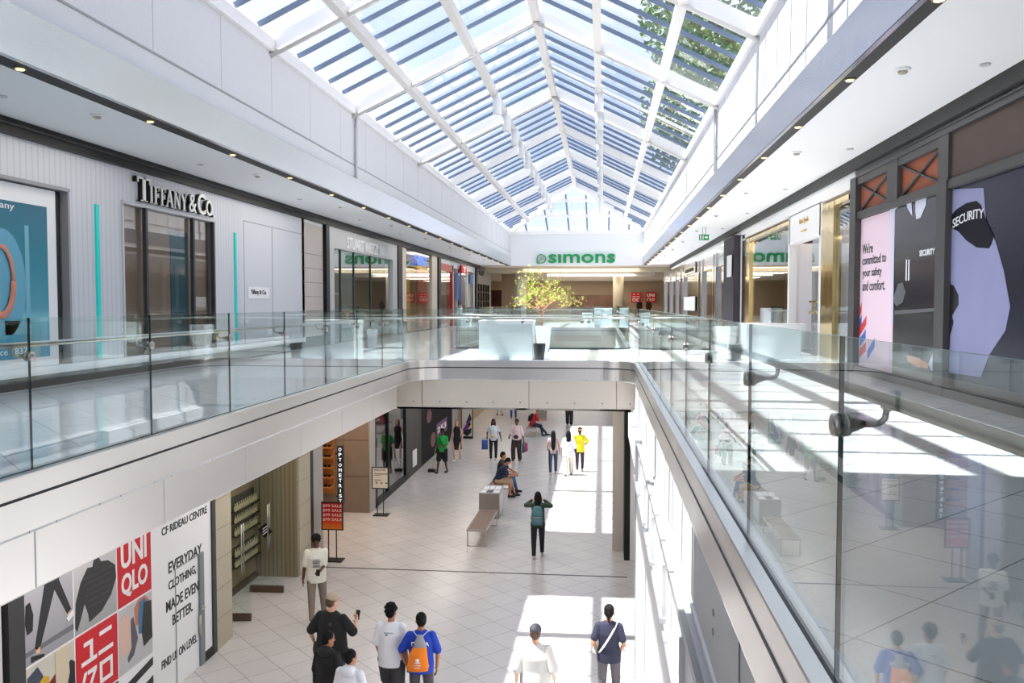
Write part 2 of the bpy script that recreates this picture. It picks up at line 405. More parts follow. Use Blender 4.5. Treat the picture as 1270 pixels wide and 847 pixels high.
for o_ in (O1, O2):
    p = ring(o_, 0)
    b = BM(); sweep(b, p, [(.14, -1.195), (.0, -1.195), (-.004, -1.205), (-.004, -1.345), (.02, -1.35)]); struct('trim_7', b, M['steel'])
    b = BM(); sweep(b, p, [(.02, -1.36), (-.004, -1.365), (-.004, -1.59), (-.004, -1.602)]); struct('trim_8', b, M['steel'])
    b = BM(); sweep(b, p, [(-.004, -1.344), (-.008, -1.346), (-.008, -1.362), (-.004, -1.366)]); struct('trim_9', b, M['dark'])
    # beams below: slanted brushed panel on the left, concrete elsewhere
    ya, yb = o_[2], o_[3]
    b = BM(); box(b, -4.20, -4.030, ya, yb-1.55, -2.035, -1.603); struct('trim_10', b, M['steelpanel'])
    b = BM(); box(b, -4.60, -4.20, ya, yb-1.55, -2.03, -1.62); struct('trim_23', b, M['beige'])
    b = BM()
    for k in range(30):
        y = ya+.21+1.81*k
        if y < yb-1.7: box(b, -4.033, -4.028, y, y+.012, -2.035, -1.61)
    struct('trim_11', b, M['lightgrey'])
b = BM(); box(b, .68, 1.0, -.5, 50, -2.26, -1.60); struct('wall_right', b, M['conc'])
b = BM(); box(b, -4.46, .70, 18.03, 18.5, -2.26, -1.60); box(b, -4.50, .70, 22.75, 23.10, -2.26, -1.60); box(b, -4.50, .70, 43.83, 44.2, -2.26, -1.60)
struct('wall_bridge', b, M['beige'])
b = BM()                                                           # joints and tie holes of the bridge beam
for x in (-3.86, -1.55, .30): box(b, x, x+.012, 18.025, 18.035, -2.26, -1.60)
struct('trim_12', b, M['stone'])
b = BM()
for k in range(10): ringed(b, [(-4.05+.58*k, 18.02, -2.10), (-4.05+.58*k, 18.04, -2.10)], [.02, .02], 10)
struct('trim_13', b, M['grey'])
b = BM()
for y in [2.0, 4.2, 6.4, 8.6, 10.8, 13.0, 15.2, 17.4]: box(b, .672, .69, y, y+.015, -2.26, -1.60)
for y in (3.05, 5.2): 
    for dz in (-.16, -.04): ringed(b, [(.672, y, -1.83+dz), (.69, y, -1.83+dz)], [.022, .022], 10)
struct('trim_14', b, M['grey'])

# ================================================================ BALUSTRADES
def pathpts(o_, off, s_list, zfun=None): pass
class Path:
    def __init__(s, pts, closed=False):
        s.p = [Vector(q) for q in pts]
        if closed: s.p.append(s.p[0].copy())
        s.L = [0.0]
        for a, c in zip(s.p, s.p[1:]): s.L.append(s.L[-1]+(c-a).length)
    def at(s, t):
        for i in range(len(s.L)-1):
            if t <= s.L[i+1]+1e-9: 
                k = (t-s.L[i])/max(1e-9, s.L[i+1]-s.L[i]); return s.p[i].lerp(s.p[i+1], k), (s.p[i+1]-s.p[i]).normalized()
        return s.p[-1].copy(), (s.p[-1]-s.p[-2]).normalized()
    def cut(s, a, b):
        q = [s.at(a)[0]]+[s.p[i].copy() for i in range(len(s.p)) if a+1e-4 < s.L[i] < b-1e-4]+[s.at(b)[0]]; return q
def slab_along(bm, pts, nrm_out, t, z0, z1):
    """glass slab: big faces material 0, edges material 1"""
    n = len(pts); A = []; B = []
    for i, p in enumerate(pts):
        d = (pts[min(n-1, i+1)]-pts[max(0, i-1)]).normalized(); nn = Vector((d.y, -d.x))
        for lst, s in ((A, -1), (B, 1)):
            q = p+nn*s*t/2; lst.append((bm.verts.new((q.x, q.y, z0)), bm.verts.new((q.x, q.y, z1))))
    for i in range(n-1):
        for L_ in (A, B):
            f = bm.faces.new((L_[i][0], L_[i+1][0], L_[i+1][1], L_[i][1])); f.material_index = 0
        for k in (0, 1):
            f = bm.faces.new((A[i][k], A[i+1][k], B[i+1][k], B[i][k])); f.material_index = 1 if k == 0 else 2
    for i in (0, n-1):
        f = bm.faces.new((A[i][0], A[i][1], B[i][1], B[i][0])); f.material_index = 1
M['edgetop'] = mat('polished_glass_edge', (.35, .48, .46), .2)
def balustrade(label, path, cuts, clamps, zt=-.10):
    p0 = path.at(cuts[0])[0]
    root = thing('glass_balustrade', label, 'railing', (p0.x, p0.y, -1.2))
    for a, c in zip(cuts, cuts[1:]):
        b = BM(); slab_along(b, path.cut(a+.004, c-.004), None, .014, -1.21, zt)
        finish('glass_panel', b, [M['glass'], M['edge'], M['edgetop']], root)
    b = BM(); q = path.cut(cuts[0], cuts[-1])
    pts = [Vector((v.x, v.y)) for v in q]; out = []
    n = len(pts)
    for i, p in enumerate(pts):
        d = (pts[min(n-1, i+1)]-pts[max(0, i-1)]).normalized(); nn = Vector((d.y, -d.x)); out.append((p.x+nn.x*.135, p.y+nn.y*.135, -.30))
    ringed(b, out, [.021]*n, 14); finish('handrail', b, M['nickel'], root, True)
    b = BM()
    for a, c in zip(cuts, cuts[1:]): pass
    q = path.cut(cuts[0], cuts[-1]); A = []
    for s in (-1, 1):
        row = []
        for i, p in enumerate(q):
            d = (q[min(n-1, i+1)]-q[max(0, i-1)]).normalized(); nn = Vector((d.y, -d.x)); v = p+nn*s*.014
            row.append((b.verts.new((v.x, v.y, -1.215)), b.verts.new((v.x, v.y, -1.192))))
        A.append(row)
    for i in range(n-1):
        for r in A: b.faces.new((r[i][0], r[i+1][0], r[i+1][1], r[i][1]))
        b.faces.new((A[0][i][1], A[0][i+1][1], A[1][i+1][1], A[1][i][1]))
    finish('base_channel', b, M['darkgrey'], root)
    for s in clamps:
        p, d = path.at(s); nn = Vector((d.y, -d.x)); P = lambda o_, z, k=0: (p.x+nn.x*o_+d.x*k, p.y+nn.y*o_+d.y*k, z)
        b = BM()
        ringed(b, [P(-.030, -.378), P(-.026, -.378), P(-.008, -.378)], [.031, .037, .037], 20)
        ringed(b, [P(.008, -.378), P(.022, -.378), P(.030, -.378), P(.072, -.374)], [.037, .035, .024, .011], 20)
        ringed(b, [P(.070, -.375), P(.10, -.374), P(.12, -.368), P(.132, -.355), P(.135, -.335), P(.135, -.318)], [.010]*6, 10)
        box_c = P(.135, -.3215); ringed(b, [P(.135, -.3225, -.03), P(.135, -.3225, .03)], [.009, .009], 8)
        finish('rail_bracket', b, M['nickel'], root, True)
    return root
r = .78
pr = round_rect(-4.10, .745, 0, 18.08, r, 14, (0, 1, 1, 0))      # (x1,y0) first -> goes up the right side
P1 = Path(pr)
sr = [1.10, 2.75, 4.40, 6.04, 7.68, 9.32, 10.97, 12.6, 14.25, 15.85, 17.30]
a1 = 17.30+PI/2*r; fw = .745+4.10-2*r; a2 = a1+fw; a3 = a2+PI/2*r
sl = [a3+(17.30-y) for y in (15.63, 13.99, 12.34, 10.69, 9.04, 7.38, 5.73, 4.08, 2.43, .8)]
total = P1.L[-1]
cuts = sr+[a1, a1+1.645-.0, a1+fw*.5+.0, a2, a3]+sl
cuts = sr+[a1+.4-.02, a1+.245+1.4, a2-.46, a3]+sl
cuts = sorted(set(round(min(total, c), 3) for c in cuts))
balustrade('frameless glass balustrade with steel handrail around the nearest floor opening', P1, cuts, [c for c in cuts if c not in (round(a3, 3),)]+[a1+.245])
p2 = round_rect(-4.10, .745, 23.07, 43.88, r, 6); P2 = Path(p2, True); n2 = 30
c2 = [P2.L[-1]*k/n2 for k in range(n2+1)]
balustrade('glass balustrade with steel handrail around the far floor opening beyond the bridge', P2, c2, c2[:-1])

# ================================================================ SKYLIGHT
EL, ER, RX, RZ, HY = LW, RW, -1.6, 6.85, 49.3
sky = thing('window_1', 'long pitched glass skylight with white rafters over the mall hall', 'skylight', (RX, 30, ZE), kind='structure')
def slope(side, t, y, dz=0):
    x0 = EL if side < 0 else ER
    return Vector((x0+(RX-x0)*t, y, ZE+.05+(RZ-ZE)*t+dz))
M['frame'] = mat('white_steel_frame', (.78, .77, .76), .4)
M['frameback'] = mat('warm_white_frame', (.66, .63, .60), .45)
RY = [5.9, 10.6, 15.5, 20.7, 28.1, 33.7, 39.3, 44.9, HY]
for y in RY:
    for sd in (-1, 1):
        b = BM(); bar(b, slope(sd, 0, y, .0), slope(sd, 1.0, y, .0), .20, .30, up=(0, 0, 1)); finish('rafter', b, M['frame'], sky)
        if y < 30:
            b = BM(); ringed(b, [slope(sd, .0, y-.12, -.2), slope(sd, 1, y-.12, -.2)], [.045]*2, 10); finish('tie_pipe', b, M['frameback'], sky, True)
for sd in (-1, 1):
    b = BM(); ringed(b, [slope(sd, 0, 24.4, -.12), slope(sd, 1, 24.4, -.12)], [.04]*2, 8); finish('tie_pipe', b, M['frame'], sky, True)
    for t in (.305, .66):
        ye = HY+(1-t)*(YE-HY)
        b = BM(); bar(b, slope(sd, t, Y0, -.10), slope(sd, t, ye, -.10), .17, .22); finish('purlin', b, M['frameback'], sky)
    b = BM(); bar(b, slope(sd, 0, Y0, -.02), slope(sd, 0, YE, -.02), .16, .22); finish('eave_beam', b, M['frame'], sky)
    # hip rafters and side glazing
    b = BM(); bar(b, slope(sd, 0, YE, 0), slope(sd, 1, HY, 0), .24, .30); finish('hip_rafter', b, M['frame'], sky)
    bars = [RY[0]+.98*k for k in range(60)]
    for y in bars:
        if y > YE-.4: continue
        if min(abs(y-q) for q in RY) < .28: continue
        t1 = 1 if y < HY else 1-(y-HY)/(YE-HY)
        b = BM(); bar(b, slope(sd, .01, y, .13), slope(sd, t1, y, .13), .07, .08); finish('glazing_bar', b, M['bar'], sky)
    ys = RY+[YE]
    for y0, y1 in zip(ys, ys[1:]):
        b = BM()
        if y1 <= HY: vs = [slope(sd, 0, y0, .17), slope(sd, 0, y1, .17), slope(sd, 1, y1, .17), slope(sd, 1, y0, .17)]
        else: vs = [slope(sd, 0, HY, .17), slope(sd, 0, YE, .17), slope(sd, 1, HY, .17)]
        b.faces.new([b.verts.new(v) for v in vs]); finish('pane', b, M['skyglass'], sky)
b = BM(); bar(b, (RX, Y0, RZ-.02), (RX, HY, RZ-.02), .18, .22); finish('ridge_beam', b, M['frameback'], sky)
def hip(u, t):   # u 0..1 across the base, t 0..1 up to apex
    p = Vector((EL+(ER-EL)*u, YE, ZE+.06)); q = Vector((RX, HY, RZ+.06)); return p.lerp(q, t)
b = BM(); b.faces.new([b.verts.new(v) for v in (hip(0, 0)+Vector((0, 0, .12)), hip(1, 0)+Vector((0, 0, .12)), hip(.5, 1)+Vector((0, 0, .12)))]); finish('pane', b, M['skyglass'], sky)
for t in (.36, .68):
    b = BM(); bar(b, hip(0, t), hip(1, t), .2, .22); finish('purlin', b, M['frame'], sky)
for x in (-5.0, -3.6, -2.2, -1.0, .4, 1.7):
    u = (x-EL)/(ER-EL); t = 1-(abs(x-RX)/((RX-EL) if x < RX else (ER-RX)))
    y = YE+(HY-YE)*t; z = ZE+.06+(RZ-ZE)*t
    b = BM(); bar(b, (x, YE, ZE+.14), (x, y, z+.08), .10, .12); finish('glazing_bar', b, M['bar'], sky)
b = BM(); bar(b, (EL, YE-.02, ZE), (ER, YE-.02, ZE), .2, .22); finish('eave_beam', b, M['frame'], sky)
b = BM(); box(b, LW-.3, RW+.3, Y0-.15, Y0, ZE, ZE+.4)
vs = [b.verts.new(v) for v in ((LW, Y0-.05, ZE+.3), (RW, Y0-.05, ZE+.3), (RX, Y0-.05, RZ+.3))]; b.faces.new(vs); finish('gable_panel', b, M['frame'], sky)
for X, s, nm in ((LW, 1, 'left'), (RW, -1, 'right')):
    b = BM(); ringed(b, [(X+s*.05, 20.7, 4.62), (X+s*.05, 20.7, 3.1)], [.035, .035], 10)
    for z in (4.4, 3.7, 3.15): ringed(b, [(X, 20.7, z), (X+s*.06, 20.7, z)], [.02, .02], 8)
    tag(finish('wall_conduit', b, M['lightgrey'], None, True), 'thin vertical pipe on the upper %s wall under the skylight eave' % nm, 'pipe')
# pendants: two rows of white cylinders under the purlins
pb = None
for row, (X, nm) in enumerate(((-3.03, 'left'), (-.12, 'right'))):
    for k in range(12):
        y = 24.6+2.47*k
        if y > 52: continue
        lab = 'white cylinder pendant lamp in the %s row under the skylight' % nm
        if pb is None:
            pb = thing('pendant_lamp', lab, 'lamp', (X, y, 5.74), 'cylinder pendants, %s row' % nm)
            b = BM(); lathe(b, (X, y, 5.74), [(.115, -.29), (.13, -.285), (.13, .28), (.10, .30)], 20); finish('lamp_shade', b, M['white'], pb, True)
            b = BM(); ringed(b, [(X, y, 6.02), (X, y, 6.16)], [.015, .015], 8); finish('stem', b, M['frameback'], pb)
            b = BM(); lathe(b, (X, y, 5.445), [(.085, 0), (.085, .012)], 16); finish('diffuser', b, M['lightgrey'], pb)
        else: dup(pb, (X, y, 5.74), None, lab, 'cylinder pendants, %s row' % nm)
# recessed downlights, detectors, sprinklers
dl = None
for X, nm, y0, st in ((LW-.12, 'left', 3.36, 2.65), (RW+.08, 'right', 4.95, 2.56)):
    k = 0
    while y0+st*k < YE-1:
        y = y0+st*k; k += 1
        lab = 'small warm recessed downlight in the dark strip of the %s ceiling edge' % nm; g = 'downlights along the %s ceiling edge' % nm
        if dl is None:
            dl = thing('downlight', lab, 'lamp', (X, y, ZC-.04), g)
            b = BM(); lathe(b, (X, y, ZC-.045), [(.062, 0), (.062, .02)], 20); finish('trim_ring', b, M['nickel'], dl)
            b = BM(); lathe(b, (X, y, ZC-.055), [(.042, 0), (.042, .012)], 20); finish('lens', b, M['lamp'], dl)
        else: dup(dl, (X, y, ZC-.04), None, lab, g)
sd0 = None
for X, nm, ys in ((-6.8, 'left', [5.6+5.4*k for k in range(9)]), (3.24, 'right', [4.7+5.1*k for k in range(10)])):
    for y in ys:
        lab = 'small beige smoke detector on the white %s gallery ceiling' % nm; g = 'smoke detectors on the %s ceiling' % nm
        if sd0 is None:
            sd0 = thing('smoke_detector', lab, 'detector', (X, y, ZC-.06), g)
            b = BM(); lathe(b, (X, y, ZC-.03), [(.07, 0), (.085, .012), (.085, .03)], 18); finish('base', b, M['whitep'], sd0)
            b = BM(); lathe(b, (X, y, ZC-.06), [(.035, 0), (.05, .012), (.05, .03)], 14); finish('sensor_head', b, M['sand'], sd0)
        else: dup(sd0, (X, y, ZC-.06), None, lab, g)
sp0 = None
for X, nm, ys in ((-7.35, 'left', [9.9+5.2*k for k in range(8)]), (4.05, 'right', [4.7+5.0*k for k in range(9)])):
    for y in ys:
        lab = 'flat round sprinkler cover on the white %s gallery ceiling' % nm; g = 'sprinkler covers on the %s ceiling' % nm
        if sp0 is None:
            b = BM(); lathe(b, (X, y, ZC-.022), [(.05, 0), (.055, .008), (.055, .024)], 18); sp0 = finish('sprinkler', b, M['lightgrey']); tag(sp0, lab, 'sprinkler', g)
        else:
            q = sp0.copy(); C.objects.link(q); q.location = (X, y, ZC-.022); q['label'] = lab; q['group'] = g
# green running-man exit sign under the right ceiling
(x0, z0) = onY(868, 300, 29.0)[0], onY(868, 300, 29.0)[1]
ex = thing('exit_sign', 'green and white running man exit sign hanging under the right gallery ceiling', 'sign', (3.45, 29, 2.1))
fr = FY(29.0)
X0, Zt = onY(867, 291, 29); X1, Zb = onY(879, 298, 29)
b = BM(); rect(b, fr, X0, X1, Zb, Zt, 0, .05); finish('sign_body', b, mat('exit_green', srgb(0, 130, 70), .4, emit=.3), ex)
b = BM(); w = X1-X0; h = Zt-Zb
rect(b, fr, X0+.08*w, X0+.45*w, Zb+.15*h, Zt-.15*h, .05, .054)
shape(b, fr, [(X0+.72*w, Zb+.18*h), (X0+.92*w, Zb+.5*h), (X0+.72*w, Zt-.18*h)], .05, .054); rect(b, fr, X0+.55*w, X0+.72*w, Zb+.4*h, Zb+.6*h, .05, .054); finish('arrow', b, M['whitep'], ex)
b = BM(); ellipsoid(b, fr(X0+.3*w, Zb+.74*h, .056), (.02, .004, .02)); bar(b, fr(X0+.3*w, Zb+.68*h, .057), fr(X0+.26*w, Zb+.42*h, .057), .03, .004, (0, 1, 0)); bar(b, fr(X0+.26*w, Zb+.42*h, .057), fr(X0+.16*w, Zb+.25*h, .057), .02, .004, (0, 1, 0)); bar(b, fr(X0+.26*w, Zb+.42*h, .057), fr(X0+.38*w, Zb+.22*h, .057), .02, .004, (0, 1, 0)); finish('running_figure', b, M['dark'], ex)
b = BM(); box(b, X0+.1, X0+.13, 28.97, 28.99, Zt, ZC); box(b, X1-.13, X1-.1, 28.97, 28.99, Zt, ZC); finish('hanger', b, M['lightgrey'], ex)
# shop-name letters on the far gable
fr = FY(YE)
sg = thing('wall_sign', 'green leaf emblem and lowercase green letters on the far white gable wall', 'sign', (-1.6, YE, 2.7))
mg = mat('sign_green', srgb(0, 132, 72), .4)
def U(px, py): return onY(px, py, YE-.15)
xa, zb = U(680, 326.5); xb, zt = U(763, 314.5)
b = BM(); text(b, 'sımons', fr, xa, xb, zb, zt, .05, .15, bold=.018); finish('lettering', b, mg, sg)
cx, cz = U(671.5, 321); rr = .31
b = BM(); outl = [(cx+rr*math.cos(a), cz+rr*math.sin(a)) for a in [math.radians(-90+12*k) for k in range(23)]]+[(cx-rr, cz-rr)]
inn = [(cx+(p[0]-cx)*.82, cz+(p[1]-cz)*.82) for p in outl]
nn_ = len(outl)
for d in (.05, .15):
    pass
A = [b.verts.new(fr(*p, .15)) for p in outl]; B_ = [b.verts.new(fr(*p, .15)) for p in inn]; A2 = [b.verts.new(fr(*p, .05)) for p in outl]; B2 = [b.verts.new(fr(*p, .05)) for p in inn]
for i in range(nn_):
    j = (i+1) % nn_; b.faces.new((A[i], A[j], B_[j], B_[i])); b.faces.new((A[i], A[j], A2[j], A2[i])); b.faces.new((B_[i], B_[j], B2[j], B2[i]))
bar(b, fr(cx-rr, cz-rr, .12), fr(cx+.2, cz+.2, .12), .03, .04, (0, 1, 0)); bar(b, fr(cx-.05, cz-.05, .12), fr(cx-.05, cz+.16, .12), .02, .03, (0, 1, 0)); bar(b, fr(cx, cz, .12), fr(cx+.18, cz, .12), .02, .03, (0, 1, 0))
finish('emblem', b, mg, sg)
# ================================================================ UPPER SHOPFRONTS, LEFT  (plane x = SL facing +x)
fl = FX(SL, 1)
def PL(px, py): return onX(px, py, SL)
def yl(px): return PL(px, 377)[0]
def zl(px, py): return PL(px, py)[1]
# black fascia over all left shops
b = BM(); box(b, SL-.1, SL+.10, -14, YE, 2.34, ZC); struct('trim_15', b, M['dark'])
b = BM(); box(b, SL-.1, SL+.14, -14, YE, 2.46, 2.48); struct('trim_16', b, M['darkgrey'])
b = BM(); box(b, SL-.4, SL, -14, 95, ZF, ZF+.02); struct('trim_17', b, M['darkgrey'])
# --- jeweller
J0, J1 = 2.0, yl(378)
jw = thing('jewellery_shopfront', 'white ribbed jewellery shopfront with big serif letters and teal light strips', 'shopfront', (SL, 12, ZF))
ribw = ribbed_mat('ribbed_white_panel', (.60, .61, .65), 1, .13, .8, .5, .86)
ypw0, ypw1 = J0, yl(88)                     # poster bay
yw0, yw1 = yl(153), yl(268)                 # window bay
zpt, zpb = zl(40, 229), -1.0
zwt = zl(200, 262)
b = BM()
box(b, SL-.3, SL, J0, ypw1, zpt+.02, 2.34)
box(b, SL-.3, SL, ypw1, yw0, ZF+.3, 2.34)
box(b, SL-.3, SL, yw0, yw1, zwt+.02, 2.34)
box(b, SL-.3, SL, yw1, yl(300), ZF+.3, 2.34)
finish('ribbed_panel', b, ribw, jw)
b = BM(); box(b, SL-.3, SL, yl(300), J1, ZF+.3, 2.34); finish('flat_panel', b, mat('flat_white_panel', (.62, .63, .67), .45), jw)
b = BM()
for px in (303, 338): box(b, SL-.01, SL+.004, yl(px), yl(px)+.03, ZF+.3, 1.9)
box(b, SL-.01, SL+.004, yl(303), J1, 1.9, 1.92); finish('panel_joint', b, M['grey'], jw)
b = BM(); box(b, SL-.3, SL+.02, J0, J1, ZF+.18, ZF+.3); finish('sill', b, M['whitep'], jw)
b = BM(); box(b, SL-.3, SL+.01, J0, J1, ZF, ZF+.18); finish('plinth', b, M['dark'], jw)
teal = mat('teal_light_strip', srgb(0, 180, 175), .3, emit=.25)
for px, pt in ((121.5, 254), (292, 289)):
    b = BM(); y = yl(px); box(b, SL, SL+.03, y-.045, y+.045, -.88, zl(px, pt)); finish('light_strip', b, teal, jw)
# poster bay
b = BM(); box(b, SL-.10, SL+.02, ypw1-.05, ypw1, ZF+.3, zpt+.02); box(b, SL-.28, SL+.03, J0, ypw1, zpt, zpt+.05); finish('window_frame', b, M['grey'], jw)
b = BM(); box(b, SL-.14, SL-.12, ypw1-.18, ypw1-.05, ZF+.3, zpt); finish('frame_reveal', b, M['darkgrey'], jw)
po = thing('window_poster', 'tall teal jewellery poster with a rose gold bracelet in the first left window', 'poster', (SL-.08, 10, ZF+.3))
yr = yl(76)
b = BM(); box(b, SL-.10, SL-.06, J0+.1, yr, zpb+.05, zpt-.02); finish('backing_board', b, M['whitep'], po)
fp = FX(SL-.06, 1)
yr2 = yl(65)
z0p, z1p = zl(0, 448), zl(0, 235)
gt = grad_mat('teal_poster_print', [(0, srgb(30, 130, 165)), (.22, srgb(60, 160, 185)), (.27, srgb(120, 190, 200)), (.33, srgb(70, 150, 175)), (.6, srgb(30, 130, 150)), (1, srgb(10, 95, 120))], 2, zpb+.15-(ZF+.3), zpt-.2-(ZF+.3))
b = BM(); rect(b, fp, J0+.3, yr2, zpb+.22, zpt-.28, 0, .004); finish('teal_print', b, gt, po)
# translucent disc and box behind ring
b = BM(); cy, cz = PL(8, 352); rx, rz = (yl(37)-cy), zl(8, 283)-cz
shape(b, fp, [(cy+rx*math.cos(a), cz+rz*math.sin(a)) for a in [2*PI*k/40 for k in range(40)]], .004, .006); finish('pale_disc', b, mat('disc_print', srgb(95, 165, 190), .3), po)
b = BM(); rect(b, fp, yl(37), yl(42), zl(40, 400), zl(40, 280), .004, .006); rect(b, fp, yl(10), yl(42), zl(25, 415), zl(25, 398), .004, .006); finish('pale_column', b, mat('column_print', srgb(110, 175, 195), .3), po)
b = BM(); rx, rz = yl(21.5)-yl(6), zl(6, 305)-zl(6, 391); cy, cz = yl(5), (zl(6, 305)+zl(6, 391))/2
N = 48; rg = []
for k in range(N):
    a = 2*PI*k/N; c_ = Vector((SL-.035, cy+rx*math.cos(a), cz+rz/2*math.sin(a))); rg.append(c_)
ringed(b, rg+[rg[0]], [.055 if PI*1.25 < 2*PI*k/N < PI*2+.1 else .035 for k in range(N)]+[.055], 10, flat=((1, 0, 0), .3)); finish('rose_gold_ring', b, mat('rose_gold_print', srgb(205, 130, 110), .35, noise=.3, nscale=9), po, True)
b = BM(); text(b, 'by Tiffany', fp, yl(-28), yl(25), zl(0, 259), zl(0, 248), .004, .008); text(b, 'Love, Since 1837', fp, yl(-40), yl(37), zl(10, 442), zl(10, 433), .004, .008); finish('lettering', b, M['whitep'], po)
# main window
b = BM(); box(b, SL-.20, SL-.17, yw0, yw1, ZF+.3, zwt); finish('blind', b, mat('bronze_blind', srgb(150, 128, 110), .6), jw)
b = BM(); box(b, SL-.165, SL-.155, yl(222), yl(243), ZF+.3, zwt-.3); finish('teal_drape', b, mat('teal_drape', srgb(60, 100, 112), .6), jw)
b = BM(); box(b, SL-.10, SL-.09, yw0, yw1, ZF+.3, zwt); finish('window_pane', b, glass_mat('jeweller_glass', (.9, .9, .9), 1.42), jw)
for px in (184, 242, 267):
    b = BM(); y = yl(px); box(b, SL-.07, SL+.0, y-.035, y+.035, ZF+.3, zwt); finish('mullion', b, M['darkgrey'], jw)
b = BM(); box(b, SL-.2, SL+.03, yw0, yw1, zwt, zwt+.05); box(b, SL-.2, SL+.03, yw0-.02, yw0+.02, ZF+.3, zwt+.05); finish('window_frame', b, M['lightgrey'], jw)
# serif letters
def serif(bm, ch, u0, u1, v0, v1, fr, d0, d1):
    w, h = u1-u0, v1-v0; tk = .17*w if ch not in 'MNAY' else .14*w; th = .07*h; sf = .05*h
    P = lambda x, y: (u0+x*w, v0+y*h)
    def st(x0, y0, x1, y1, wd): shape(bm, fr, [(u0+x0*w-wd/2, v0+y0*h), (u0+x0*w+wd/2, v0+y0*h), (u0+x1*w+wd/2, v0+y1*h), (u0+x1*w-wd/2, v0+y1*h)], d0, d1)
    def ser(x, y, wd): rect(bm, fr, u0+x*w-wd/2, u0+x*w+wd/2, v0+y*h-(sf if y > .5 else 0), v0+y*h+(0 if y > .5 else sf), d0, d1)
    if ch == 'T':
        st(.5, 0, .5, 1, .2*w); rect(bm, fr, u0, u1, v1-th, v1, d0, d1); ser(.5, 0, .5*w)
        for x in (0, 1): rect(bm, fr, u0+x*w-.04*w, u0+x*w+.04*w, v1-.22*h, v1+.02*h, d0, d1)
    elif ch == 'I': st(.5, 0, .5, 1, .5*w); ser(.5, 0, w); ser(.5, 1, w)
    elif ch == 'F':
        st(.25, 0, .25, 1, .22*w); ser(.25, 0, .55*w); rect(bm, fr, u0, u1, v1-th, v1, d0, d1); rect(bm, fr, u0+.25*w, u0+.8*w, v0+.48*h, v0+.54*h, d0, d1)
        rect(bm, fr, u1-.08*w, u1, v1-.24*h, v1, d0, d1); rect(bm, fr, u0+.74*w, u0+.82*w, v0+.38*h, v0+.64*h, d0, d1)
    elif ch == 'A': st(.12, 0, .5, 1, .07*w); st(.88, 0, .5, 1, .19*w); ser(.1, 0, .34*w); ser(.88, 0, .42*w); rect(bm, fr, u0+.25*w, u0+.7*w, v0+.32*h, v0+.38*h, d0, d1)
    elif ch == 'N': st(.15, 0, .15, 1, .08*w); st(.85, 0, .85, 1, .08*w); st(.85, 0, .18, 1, .2*w); ser(.15, 0, .34*w); ser(.15, 1, .3*w); ser(.85, 1, .34*w)
    elif ch == 'Y': st(.5, 0, .5, .48, .2*w); st(.5, .46, .12, 1, .2*w); st(.5, .46, .88, 1, .07*w); ser(.5, 0, .45*w); ser(.12, 1, .4*w); ser(.88, 1, .32*w)
b = BM(); ya, yb_ = yl(168), yl(263)
zb0, zt1 = zl(168, 249), zl(168, 219.5); hh = (zt1-zb0); W = yb_-ya
seq = [('T', .0, .135, 1), ('I', .135, .165, .78), ('F', .185, .245, .78), ('F', .26, .32, .78), ('A', .325, .415, .78), ('N', .425, .51, .78), ('Y', .515, .60, .78)]
for ch, a, c, k in seq: serif(b, ch, ya+a*W, ya+c*W, zb0, zb0+hh*k, fl, .03, .10)
text(b, '&', fl, ya+.625*W, ya+.725*W, zb0, zb0+hh*.86, .03, .10, bold=.0)
text(b, 'C', fl, ya+.745*W, ya+.86*W, zb0, zb0+hh*1.0, .03, .10, bold=.01); text(b, 'O', fl, ya+.87*W, ya+.965*W, zb0, zb0+hh*.78, .03, .10, bold=.01); rect(b, fl, ya+.98*W, ya+W, zb0, zb0+.04, .03, .10)
bb = b.copy(); 
for v in bb.verts: v.co += Vector((-.02, -.022, .0))
finish('letter_return_shadow', bb, M['dark'], jw)  # dark offset copy draws the letters' side shadow together with their return
finish('lettering', b, mat('ivory_letter', (.85, .84, .80), .35), jw)
# little sign
b = BM(); y0s, y1s = yl(307), yl(333); rect(b, fl, y0s, y1s, zl(320, 370), zl(320, 356), .0, .03); tsg = thing('notice_plate', 'small white notice plate with dark lettering beside the second teal strip', 'sign', (SL, (y0s+y1s)/2, -.1)); finish('plate', b, M['whitep'], tsg)
b = BM(); text(b, 'Tiffany & Co.', fl, y0s+.12, y1s-.2, zl(320, 366.5), zl(320, 359.5), .03, .035, bold=.03); finish('lettering', b, M['black'], tsg)
# --- return wall, posts and following shops
b = BM(); box(b, SL-.3, SL, yl(375), yl(401), ZF+.3, zl(390, 279)); 
tw = thing('wall_panel', 'warm beige panelled wall strip between jewellery shop and black post', 'panel', (SL, yl(388), ZF)); finish('panel', b, mat('beige_wall_panel', srgb(196, 184, 176), .5), tw)
b = BM()
for z in [-.6, -.2, .2, .6, 1.0, 1.4]: box(b, SL-.01, SL+.003, yl(375), yl(401), z, z+.015)
finish('panel_joint', b, M['stone'], tw)
b = BM(); box(b, SL-.3, SL, yl(375), yl(401), ZF, ZF+.3); finish('plinth', b, M['darkgrey'], tw)
b = BM(); box(b, SL-.3, SL, yl(375), yl(401), zl(390, 279), 2.34); finish('top_panel', b, M['white'], tw)
posts = []
def post_l(px0, px1, what):
    b = BM(); box(b, SL-.3, SL+.10, yl(px0), yl(px1), ZF, 2.36); o = finish('shopfront_post', b, M['dark']); tag(o, 'tall black post ' + what, 'post')
post_l(401.5, 405.5, 'on the left gallery before the white framed shoe shop')
post_l(491.5, 496.5, 'on the left gallery after the white framed shoe shop')
post_l(542, 545, 'on the left gallery between gold shop and red shop')
post_l(589, 591, 'on the left gallery before the grey lattice shop')
